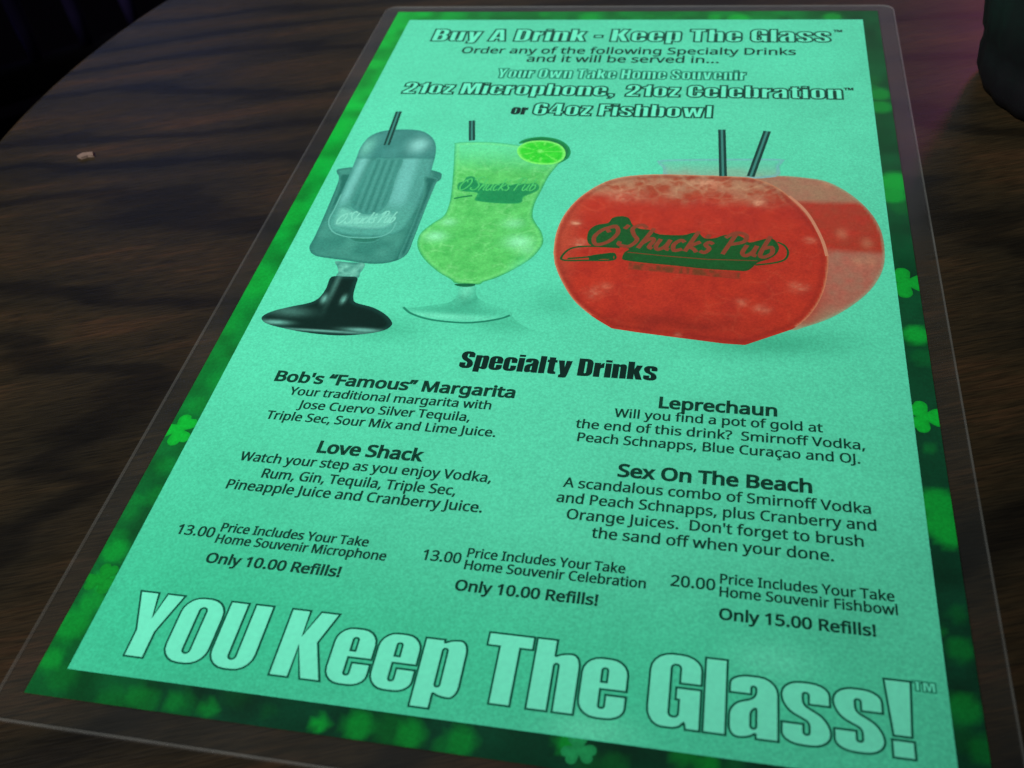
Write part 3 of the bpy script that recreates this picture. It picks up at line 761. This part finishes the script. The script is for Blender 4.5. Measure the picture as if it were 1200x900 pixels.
FOOT = [(45.63, 185.07), (48.03, 185.66), (54.74, 183.82), (60.08, 181.83), (61.38, 178.45), (61.13, 174.47), (65.83, 174.11), (66.93, 177.62), (69.12, 180.47), (73.88, 182.29), (79.15, 184.80), (79.11, 186.95), (75.17, 188.90), (68.55, 190.32), (61.65, 190.65), (55.24, 189.55), (49.49, 187.85), (46.47, 186.56)]
def foot_col(u, v, d):
    c = panel_col(u, v, d)
    q = [(63.74, 180.24)][0]; c = mixc(c, S(52, 156, 122)[None, :], 0.7*gauss(u, v, q[0], q[1], 7, 6)*(0.5+vnoise(u, v, 1.5, 31)))
    q = [(61.39, 185.61)][0]; c = mixc(c, S(52, 156, 122)[None, :], 0.6*gauss(u, v, q[0], q[1], 17, 2.2))
    q = [(59.42, 188.57)][0]; c = mixc(c, S(112, 224, 184)[None, :], 0.7*gauss(u, v, q[0], q[1], 16, 1.4))
    q = [(63.78, 176.27)][0]; c = mixc(c, S(116, 226, 186)[None, :], 0.6*gauss(u, v, q[0], q[1], 2, 4))
    return c
shape('foot', smooth(FOOT, 4), 0.35, foot_col, glass, 0.9)
V_, F_ = strip(smooth([(46.06, 185.53), (48.99, 187.99), (54.00, 189.89), (59.68, 190.70), (66.61, 190.76), (72.27, 189.65), (76.83, 188.00), (79.23, 186.45)], 5, False), 0.75, False)
link('foot_rim', mesh_from_uv('foot_rim', V_, F_, 0.37), INK_SOFT, glass)
cup_part('stem_ring', [(59.44, 173.75), (62.30, 173.23), (65.61, 173.13), (65.56, 174.13), (63.15, 174.77), (60.53, 174.51)], 0.38, lambda u, v, d: S(14, 96, 60)[None, :]+0*u[:, None], parent=glass)
def lime_col(u, v, d):
    cc = [(74.43, 99.80)][0]; a = np.arctan2((v-cc[1])*1.0, u-cc[0]); rr_ = np.hypot(u-cc[0], v-cc[1])
    seg_ = np.abs(np.sin(a*4.5))
    c = mixc(S(30, 196, 40)[None, :]+0*u[:, None], S(58, 214, 52)[None, :], vnoise(u, v, 1.2, 81))
    c = mixc(c, S(118, 234, 96)[None, :], 0.75*(1-ss(seg_, 0.05, 0.32))*ss(d, 0.4, 1.2)*ss(rr_, 0.4, 1.5))
    c = mixc(c, S(126, 236, 110)[None, :], 0.85*(1-ss(d, 0.5, 1.3)))
    return mixc(c, S(128, 236, 110)[None, :], 0.8*(1-ss(rr_, 0.5, 1.4)))
cup_part('lime_rind', [(65.86, 95.21), (66.97, 92.56), (70.87, 90.81), (75.01, 90.46), (79.95, 92.05), (83.54, 95.41), (85.23, 99.43), (85.13, 103.01), (83.71, 105.47), (81.69, 107.14), (82.04, 102.70), (77.90, 95.64), (71.41, 94.06)], 0.385, lambda u, v, d: mixc(S(24, 150, 84)[None, :]+0*u[:, None], S(10, 116, 60)[None, :], ss(d, 0, 1)), parent=glass)
cup_part('lime_slice', [(65.97, 100.25), (66.36, 96.57), (68.79, 93.98), (72.79, 92.89), (77.02, 93.28), (80.98, 95.51), (83.36, 99.51), (83.49, 103.97), (81.18, 107.16), (76.78, 108.07), (72.06, 107.14), (68.30, 104.65)], 0.395, lime_col, parent=glass, step=0.7)
straw_pic('straw', *[(45.17, 80.45), (48.01, 93.87)], 2.3, glass, 0.39)
def logo(p0, p1, h, parent, back, ink, z, wid=0.26, col=LOGO_RED):
    SC = [[(0.9,1.9),(0.35,1.6),(0.05,0.8),(0.4,0.05),(1.0,0.4),(1.25,1.3),(0.9,1.95),(0.55,1.65),(0.75,1.3)],
          [(1.62,2.15),(1.5,1.75)], [(2.75,1.95),(2.35,2.25),(1.95,1.85),(2.2,1.25),(2.55,0.75),(2.3,0.1),(1.7,0.2),(1.65,0.5)],
          [(2.85,0),(3.15,2.0)], [(2.95,0.5),(3.3,1.0),(3.5,0.8),(3.42,0.2),(3.65,0.05)],
          [(3.85,1),(3.78,0.3),(4.0,0.0),(4.3,0.35),(4.4,1.0)], [(4.4,1.0),(4.38,0.2),(4.6,0.05)],
          [(5.25,0.85),(4.98,1.02),(4.72,0.55),(4.9,0.02),(5.3,0.2)], [(5.5,0),(5.72,2.0)], [(6.1,1.0),(5.65,0.5),(5.9,0.3),(6.15,0.0)],
          [(6.42,1.75),(6.32,1.4)], [(6.85,0.85),(6.6,1.02),(6.45,0.75),(6.75,0.4),(6.6,0.02),(6.3,0.15)],
          [(7.6,0),(7.85,2.0)], [(7.35,1.55),(7.8,2.1),(8.4,1.95),(8.45,1.3),(7.8,0.95)],
          [(8.7,1),(8.62,0.3),(8.85,0.0),(9.15,0.35),(9.25,1.0)], [(9.25,1.0),(9.22,0.2),(9.45,0.05)],
          [(9.75,2.0),(9.6,0.3),(9.85,0.0),(10.2,0.4),(10.05,0.95),(9.65,0.75)]]
    p0 = np.array(p0); p1 = np.array(p1); parts = []
    for st_ in SC:
        q = np.array(st_)*1.0; q[:, 0] += 0.24*(q[:, 1]-0.8)
        xy = [p0+(p1-p0)*(a/10.3)-np.array([0, b*h/2.0]) for a, b in q]
        Vs, Fs = strip(smooth(xy, 4, False) if len(xy) > 2 else xy, wid*h/2, False)
        parts.append(([(q[0], q[1], 0.002*len(parts)+0.0004*i) for i, q in enumerate(Vs)], Fs))
    V, F = merge(parts)
    o = link('script_lettering', mesh_from_uv('script_lettering', V, F, z), ink, parent); return o
BK = [(49.06, 123.34), (48.91, 120.39), (50.49, 119.46), (50.95, 116.87), (52.84, 116.17), (54.56, 117.55), (55.61, 119.63), (59.86, 120.68), (63.76, 120.05), (64.88, 119.32), (66.89, 120.73), (70.17, 119.55), (73.19, 119.73), (75.57, 119.11), (77.30, 120.61), (77.46, 123.09), (75.61, 125.24), (73.04, 127.43), (73.05, 130.26), (70.80, 131.35), (63.97, 131.41), (57.37, 130.49), (56.64, 128.90), (56.88, 126.26), (54.83, 125.54), (50.71, 125.10)]
shape('logo_backing', smooth(BK, 3), 0.365, lambda u, v, d: mixc(S(40, 158, 88)[None, :]+0*u[:, None], S(16, 132, 76)[None, :], ss(d, 0.1, 0.7)*(0.6+0.4*vnoise(u, v, 1, 5))), glass, 0.8)
logo(CUPLOGO[0], CUPLOGO[1], 6.0, cup, None, LOGO_PALE, 0.39, 0.22)
logo(*[(49.89, 124.81), (76.58, 123.71)], 7.2, glass, None, LOGO_LIME, 0.38, 0.15)
V_, F_ = strip(smooth([(49.31, 129.64), (51.96, 128.51), (55.26, 127.58)], 4, False), 0.8, False)
link('logo_swash', mesh_from_uv('logo_swash', V_, F_, 0.372), LOGO_GREEN2, glass)
# ---- picture: fishbowl
BACK = [(140.80, 112.63), (148.97, 111.86), (157.10, 110.73), (165.15, 111.42), (172.56, 113.54), (179.61, 120.30), (184.84, 129.23), (187.48, 138.72), (187.81, 149.44), (186.39, 158.37), (182.49, 167.14), (176.91, 174.42), (170.66, 180.26), (163.72, 184.50), (159.86, 185.99), (153.41, 183.01), (147.70, 155.23)]
FRONT = [(87.75, 156.32), (87.11, 146.74), (88.29, 136.64), (91.96, 126.87), (98.32, 118.43), (105.30, 114.04), (115.74, 112.04), (128.34, 111.79), (140.78, 111.91), (148.99, 112.77), (156.08, 117.22), (161.96, 124.87), (166.63, 133.60), (169.95, 142.98), (171.31, 152.08), (170.59, 162.40), (168.81, 170.97), (166.01, 177.98), (162.90, 182.87), (160.29, 185.70)] 
FLAT = [(160.29, 185.83), (147.52, 193.20), (141.52, 193.09), (129.29, 191.85), (117.68, 190.63), (109.93, 189.57)]
FRONT2 = [(109.93, 189.57), (103.42, 184.73), (96.89, 177.73), (91.75, 168.55), (88.96, 161.66)]
def side_col(u, v, d):
    y1 = [(176.49, 125.06)][0][1]; y2 = [(179.95, 149.68)][0][1]
    n_ = vnoise(u, v, 2.6, 14)*0.6+vnoise(u, v, 1.2, 15)*0.4
    red = mixc(S(150, 62, 40)[None, :]+0*u[:, None], S(172, 50, 34)[None, :], n_)
    pink = mixc(S(158, 106, 84)[None, :]+0*u[:, None], S(150, 122, 92)[None, :], n_)
    low = mixc(S(172, 92, 76)[None, :]+0*u[:, None], S(152, 112, 90)[None, :], n_)
    c = mixc(pink, red, ss(v+1.5*n_, y1-1.2, y1+2.2)); c = mixc(c, low, ss(v+2*n_, y2-0.8, y2+3.0))
    y3 = [(165.68, 173.96)][0][1]; y4 = [(165.41, 185.26)][0][1]
    c = mixc(c, S(98, 196, 152)[None, :], 0.7*ss(v, y3-2, y4+3))
    a = [(168.29, 173.75)][0]; c = mixc(c, S(168, 52, 38)[None, :], 0.9*gauss(u, v, a[0]-4, a[1], 5, 16))
    for q in [(182.94, 145.23), (179.70, 154.47), (172.03, 114.62), (183.74, 154.19), (175.79, 141.04)]: c = mixc(c, S(196, 140, 104)[None, :], 0.35*gauss(u, v, q[0], q[1], 1.6, 2.4))
    c = mixc(c, S(122, 178, 140)[None, :], 0.45*(1-ss(d, 0.0, 1.1)))
    return c
bowl = shape('fishbowl_picture', smooth(BACK, 4), 0.34, side_col, menu, 0.8)
bowl['label'] = 'printed picture of a round fishbowl full of red drink'
NECK = [(116.47, 105.26), (118.02, 103.09), (136.26, 101.70), (157.13, 100.76), (158.36, 102.58), (157.11, 105.43), (155.88, 111.52), (138.77, 113.46), (120.58, 113.28), (118.41, 108.19)]
shape('bowl_neck', smooth(NECK, 3), 0.345, lambda u, v, d: mixc(mixc(S(92, 200, 164)[None, :]+0*u[:, None], S(140, 160, 134)[None, :], ss(v, NECK[0][1]-2, NECK[0][1]+9)*(0.5+0.5*vnoise(u, v, 3, 17))), S(112, 168, 186)[None, :], 0.6*np.exp(-((d-0.5)/0.6)**2)), bowl, 1.0)
def front_col(u, v, d):
    n_ = vnoise(u, v, 5.5, 21)*0.5+vnoise(u, v, 2.0, 22)*0.3+vnoise(u, v, 0.9, 27)*0.2
    c = mixc(S(178, 52, 32)[None, :]+0*u[:, None], S(158, 42, 30)[None, :], ss(n_, 0.1, 1.0))
    f1, ed = worley(u+1.5*vnoise(u, v, 3, 51), v+1.5*vnoise(u, v, 3, 52), 7.0, 53)
    cell = np.exp(-(ed/0.07)**2)*ss(vnoise(u, v, 6, 54), 0.45, 0.8)
    c = mixc(c, S(206, 104, 70)[None, :], 0.13*cell)
    yt = [(115.77, 112.41)][0][1]; yb = [(117.19, 129.81)][0][1]
    t = 1-ss(v+5.0*vnoise(u, v, 7, 23)-2.5, yt+5, yb+1)
    frost = mixc(S(152, 74, 46)[None, :]+0*u[:, None], S(166, 124, 92)[None, :], ss(vnoise(u, v, 4, 24)*0.6+vnoise(u, v, 1.4, 25)*0.4, 0.3, 0.75))
    c = mixc(c, frost, t*0.9); c = mixc(c, S(186, 150, 112)[None, :], t*0.4*np.exp(-(ed/0.08)**2))
    x0 = [(87.75, 156.32)][0][0]; c = mixc(c, S(174, 84, 58)[None, :], 0.55*(1-ss(u, x0, x0+10)))
    q = [(128.90, 185.72)][0]; c = mixc(c, S(120, 34, 24)[None, :], 0.7*gauss(u, v, q[0], q[1], 22, 4)*(0.6+0.6*vnoise(u, v, 4, 56)))
    q = [(143.21, 192.30)][0]; c = mixc(c, S(140, 34, 26)[None, :], 0.5*gauss(u, v, q[0], q[1], 16, 3))
    br = 0.35+0.9*ss(vnoise(u, v, 1.1, 61), 0.3, 0.7)
    for q, s1, k in (([(150.66, 126.53)][0], 1.5, .85), ([(133.74, 116.24)][0], 4, .55), ([(106.36, 124.30)][0], 3.6, .5), ([(92.78, 140.59)][0], 1.2, .9), ([(95.21, 151.06)][0], 2.0, .5), ([(162.28, 167.29)][0], 2.0, .4), ([(102.64, 174.72)][0], 2, .25), ([(105.58, 171.61)][0], 2, .2), ([(152.07, 177.77)][0], 1.8, .35), ([(146.28, 175.50)][0], 1.6, .25), ([(113.82, 143.40)][0], 2, .2), ([(128.77, 190.59)][0], 0.8, .85), ([(166.36, 144.78)][0], 1.6, .3)):
        c = mixc(c, S(214, 160, 124)[None, :], k*np.clip(br, 0, 1)*gauss(u, v, q[0], q[1], s1*1.15, s1))
    low = [(121.62, 184.31)][0][1]
    c = mixc(c, S(112, 30, 24)[None, :], 0.35*np.exp(-((d-1.6)/0.8)**2))
    c = mixc(c, S(196, 138, 100)[None, :], 0.75*(1-ss(d, 0.0, 0.75))*(v < low))
    return c
FR = list(smooth(FRONT, 4, False))+list(FLAT[1:-1])+list(smooth(FRONT2, 4, False))
shape('bowl_front', FR, 0.36, front_col, bowl, 0.65)
V_, F_ = strip(smooth([(160.13, 122.10), (163.05, 126.20), (165.88, 131.60), (168.23, 138.59), (170.00, 145.62), (170.96, 152.24)], 4, False), 1.0, False)
link('rim_shine', mesh_from_uv('rim_shine', V_, F_, 0.375), simple('pale_pink_print', S(190, 128, 96), 0.7, spec=0.2), bowl)
straw_pic('straw', *[(137.30, 83.32), (138.72, 112.01)], 2.6, bowl, 0.375)
straw_pic('straw', *[(153.01, 83.76), (147.75, 111.74)], 2.6, bowl, 0.375)
LB = [(97.86, 150.34), (97.37, 144.85), (99.49, 141.35), (103.14, 139.99), (104.23, 137.30), (106.88, 136.10), (109.60, 136.97), (111.20, 140.62), (113.68, 142.37), (117.12, 142.82), (119.98, 144.84), (127.34, 144.81), (129.93, 143.55), (132.25, 143.40), (134.15, 145.89), (137.30, 145.68), (139.87, 144.11), (143.13, 143.46), (145.78, 144.70), (147.77, 147.14), (150.99, 145.86), (154.20, 144.58), (156.01, 146.17), (156.89, 149.59), (155.81, 152.78), (153.61, 154.99), (150.47, 156.95), (148.93, 159.39), (147.07, 161.03), (143.61, 161.08), (134.73, 160.92), (125.70, 160.04), (116.54, 159.36), (110.55, 158.53), (109.50, 157.35), (110.02, 154.57), (111.17, 152.79), (107.20, 151.99), (100.48, 152.23)]
shape('logo_backing', smooth(LB, 3), 0.385, lambda u, v, d: mixc(S(28, 74, 32)[None, :]+0*u[:, None], S(20, 86, 38)[None, :], ss(d, 0.1, 1.2)*(0.4+0.6*vnoise(u, v, 1.2, 5))), bowl, 1.0)
logo(*[(99.38, 151.54), (155.81, 154.32)], 10.6, bowl, None, LOGO_RED, 0.40, 0.27)
sw = strip(smooth([(108.25, 152.35), (98.46, 152.36), (92.89, 153.92), (90.61, 158.35), (92.04, 159.84), (99.35, 159.32), (106.72, 158.59), (107.12, 156.15), (105.58, 155.52), (99.14, 157.65), (92.59, 158.96)], 4, False), 0.75, False)
s2 = strip(smooth([(156.46, 146.46), (158.56, 148.11), (159.55, 151.18), (158.64, 154.64), (155.50, 156.59), (149.85, 158.01)], 4, False), 0.7, False)
s3 = strip(smooth([(99.24, 158.49), (103.09, 157.17), (106.82, 157.12)], 4, False), 2.6, False)
for zz, (V_, F_) in ((0.389, [([(q[0], q[1], 0.00015*i) for i, q in enumerate(sw[0])], sw[1])][0]), (0.393, s2), (0.385, s3)):
    link('logo_swash', mesh_from_uv('logo_swash', V_, F_, zz), LOGO, bowl)
V_, F_ = strip([(110.81, 154.52), (122.78, 155.59), (135.80, 156.34), (150.46, 155.93)], 0.35, False)
link('banner_line', mesh_from_uv('banner_line', V_, F_, 0.40), LOGO_DIM, bowl)
q0, q1 = [(111.84, 161.55), (145.55, 163.33)]
V_, F_ = strip([(q0[0], q0[1]), (q1[0], q1[1])], 3.0, False)
sh = shape('tagline_band', np.array([(q0[0], q0[1]-2.2), (q1[0], q1[1]-1.5), (q1[0], q1[1]+1.7), (q0[0], q0[1]+1.2)]), 0.38, lambda u, v, d: mixc(S(150, 52, 34)[None, :]+0*u[:, None], S(110, 58, 32)[None, :], ss(vnoise(u, v*0.6, 1.0, 41), 0.3, 0.7)*ss(d, 0, .5)), bowl, 0.5)

# ---- lettering
outlined('headline', 'Buy A Drink - Keep The Glass', 14.2, 177, 19.0, 10.4, 0.8, menu, 'outlined headline across the top edge', line=INK_LINE, gap=7, space=24)
text('TM', 178.2, 181.6, 10.6, 1.6, menu, INK, 0.3, 'trademark_sign')
text('Order any of the following Specialty Drinks', 29.6, 163.6, 29.3, 5.2, menu, INK, 0.24)
text('and it will be served in...', 58.2, 134.4, 36.0, 5.2, menu, INK, 0.24)
outlined('text_line', 'Your Own Take Home Souvenir', 48.2, 145.0, 48.8, 7.2, 0.66, menu, line=INK_SOFT, gap=6)
outlined('text_line', '21oz Microphone,', 12.6, 96.4, 61.6, 8.6, 0.78, menu, gap=6)
outlined('text_line', '21oz Celebration', 100.7, 179.6, 61.6, 8.6, 0.78, menu, gap=6)
text('TM', 180.2, 183.6, 55.2, 1.6, menu, INK, 0.3, 'trademark_sign')
solid('text_line', 'or', 58.9, 65.2, 75.6, 6.2, INK_BOLD, menu)
outlined('text_line', '64oz Fishbowl', 67.3, 133.5, 75.7, 8.4, 0.78, menu, gap=6)
solid('section_heading', 'Specialty Drinks', 68.5, 124.2, 209.4, 6.8, INK_BOLD, menu, 'heavy black heading in the middle of the menu', gap=5)
H = dict(offset=0.42, name='drink_heading')
text('Bob\'s \u201cFamous\u201d Margarita', 16.3, 86.5, 219.4, 3.9, menu, INK, **H)
text('Your traditional margarita with', 22.4, 80.8, 224.3, 3.0, menu)
text('Jose Cuervo Silver Tequila,', 26.6, 75.9, 229.1, 3.0, menu)
text('Triple Sec, Sour Mix and Lime Juice.', 18.9, 83.9, 233.8, 3.0, menu)
text('Love Shack', 37.3, 66.3, 244.0, 3.9, menu, INK, **H)
text('Watch your step as you enjoy Vodka,', 17.0, 85.7, 248.9, 3.0, menu)
text('Rum, Gin, Tequila, Triple Sec,', 25.2, 77.5, 253.9, 3.0, menu)
text('Pineapple Juice and Cranberry Juice.', 17.0, 85.3, 258.4, 3.0, menu)
text('Leprechaun', 125.6, 156.2, 219.2, 3.9, menu, INK, **H)
text('Will you find a pot of gold at', 114.2, 167.5, 223.6, 3.0, menu)
text('the end of this drink?  Smirnoff Vodka,', 104.5, 177.5, 228.4, 3.0, menu)
text('Peach Schnapps, Blue Cura\u00e7ao and OJ.', 105.6, 176.1, 233.0, 3.0, menu)
text('Sex On The Beach', 117.2, 164.4, 243.4, 3.9, menu, INK, **H)
text('A scandalous combo of Smirnoff Vodka', 104.1, 177.7, 248.2, 3.0, menu)
text('and Peach Schnapps, plus Cranberry and', 103.1, 178.6, 253.0, 3.0, menu)
text('Orange Juices.  Don\'t forget to brush', 106.3, 175.5, 257.8, 3.0, menu)
text('the sand off when your done.', 113.0, 168.7, 262.6, 3.0, menu)
for pu0, pu1, price, a0, a1, b0, b1, kind, c0, c1, refill in (
    (9.7, 19.7, '13.00', 20.9, 59.6, 20.8, 65.0, 'Microphone', 20.6, 55.2, '10.00'),
    (73.8, 83.2, '13.00', 84.4, 122.0, 84.4, 127.0, 'Celebration', 83.4, 116.7, '10.00'),
    (132.5, 142.5, '20.00', 143.5, 181.2, 143.5, 181.6, 'Fishbowl', 143.6, 176.7, '15.00')):
    text(price, pu0, pu1, 273.6, 2.9, menu, name='price')
    text('Price Includes Your Take', a0, a1, 271.6, 2.55, menu)
    text('Home Souvenir '+kind, b0, b1, 275.0, 2.55, menu)
    text('Only '+refill+' Refills!', c0, c1, 280.8, 2.75, menu, INK, 0.24)
outlined('slogan', (('YOU', 8.3, 42.4), ('Keep', 47.0, 89.8), ('The', 93.9, 125.3), ('Glass!', 129.8, 182.8)), 11.5, 182.3, 307.2, 16.7, 0.46, menu, 'large outlined slogan along the bottom edge', fill=simple('slogan_fill_ink', S(114, 238, 198), 0.6, 0.10, 900, spec=0.05), line=simple('slogan_line_ink', S(8, 84, 62), 0.6, spec=0.05), gap=3.4, space=19)
outlined('trademark_sign', 'TM', 183.2, 187.6, 292.4, 2.2, 0.28, menu, line=INK_SOFT)

# ------------------------------------------------------------------ other things on and around the table
cb = bmesh.new()
rc = random.Random(3)
q = [(-103.53, 111.29), (-102.74, 108.64), (-98.40, 107.86), (-96.90, 110.42), (-99.41, 110.82), (-101.16, 112.34)]
a = [cb.verts.new(M(x, y, 0.02)) for x, y in q]; b = [cb.verts.new(M(x+rc.uniform(-.3, .3), y+rc.uniform(-.3, .3), 0.7+rc.uniform(0, .5))) for x, y in q]
cb.faces.new(a); cb.faces.new(b)
for i in range(6): cb.faces.new((a[i], a[(i+1) % 6], b[(i+1) % 6], b[i]))
bmesh.ops.recalc_face_normals(cb, faces=cb.faces)
cme = bpy.data.meshes.new('crumb'); cb.to_mesh(cme); cb.free()
crumb = link('crumb', cme, simple('pale_scrap', (0.15, 0.10, 0.075), 0.7, 0.3, 900))
crumb['label'] = 'tiny pale scrap on the brown table near its left edge'; crumb['category'] = 'crumb'

# black ribbed tumbler standing at the right, cut by the frame
TU = (0.2660, -0.050)
tum = empty('black_tumbler', (TU[0], TU[1], TOP), 'glossy black tumbler standing on the table right of the menu', 'tumbler')
GB = simple('black_gloss_plastic', (0.004, 0.004, 0.005), 0.55, spec=0.12)
def loc(me):
    for v in me.vertices: v.co -= Vector((TU[0], TU[1], TOP))
    return me
link('body', loc(lathe('body', [(0.036, 0.0006), (0.0385, 0.0015), (0.0405, 0.006), (0.0412, 0.014), (0.0405, 0.018), (0.0420, 0.021), (0.0440, 0.035), (0.0450, 0.060), (0.0462, 0.10), (0.0470, 0.118), (0.0455, 0.119), (0.0440, 0.10), (0.0420, 0.03), (0.038, 0.012)], (TU[0], TU[1], TOP), 96, 24, 0.02)), GB, tum)
link('rim', loc(lathe('rim', [(0.0472, 0.116), (0.0480, 0.118), (0.0480, 0.121), (0.0468, 0.1225), (0.0450, 0.1215), (0.0452, 0.1165)], (TU[0], TU[1], TOP), 96)), GB, tum)

# dark wooden chair beyond the far left edge of the table
ch = empty('dark_chair', (-0.50, 0.37, 0), 'dark spindle-back chair in the gloom beyond the far left table edge', 'chair')
ch.rotation_euler = (0, 0, math.radians(39))
CW = simple('dark_chair_wood', (0.006, 0.005, 0.007), 0.8, spec=0.03)
CS = simple('violet_lit_spindle', (0.035, 0.025, 0.09), 0.5, spec=0.1)  # violet light on the spindles is put into their base colour
def cbox(name, lo, hi): return link(name, box_mesh(name, lo, hi, 0.004), CW, ch)
def crod(name, x, y, z0, z1, r_):
    return link(name, lathe(name, [(r_*0.8, z0), (r_, z0+0.03), (r_*1.1, (z0+z1)/2), (r_, z1-0.03), (r_*0.8, z1)], (x, y, 0), 16), CS if name == 'spindle' else CW, ch)
for x in (-0.19, 0.19):
    crod('rear_leg', x, 0.0, 0.0, 0.80, 0.016); crod('front_leg', x, 0.36, 0.0, 0.444, 0.018)
cbox('seat', (-0.21, 0.020, 0.445), (0.21, 0.39, 0.475))
cbox('top_rail', (-0.205, -0.016, 0.801), (0.205, 0.016, 0.86)); cbox('lower_rail', (-0.173, -0.012, 0.50), (0.173, 0.012, 0.53))
for k in range(7):
    crod('spindle', -0.144+k*0.048, 0.0, 0.531, 0.80, 0.007)
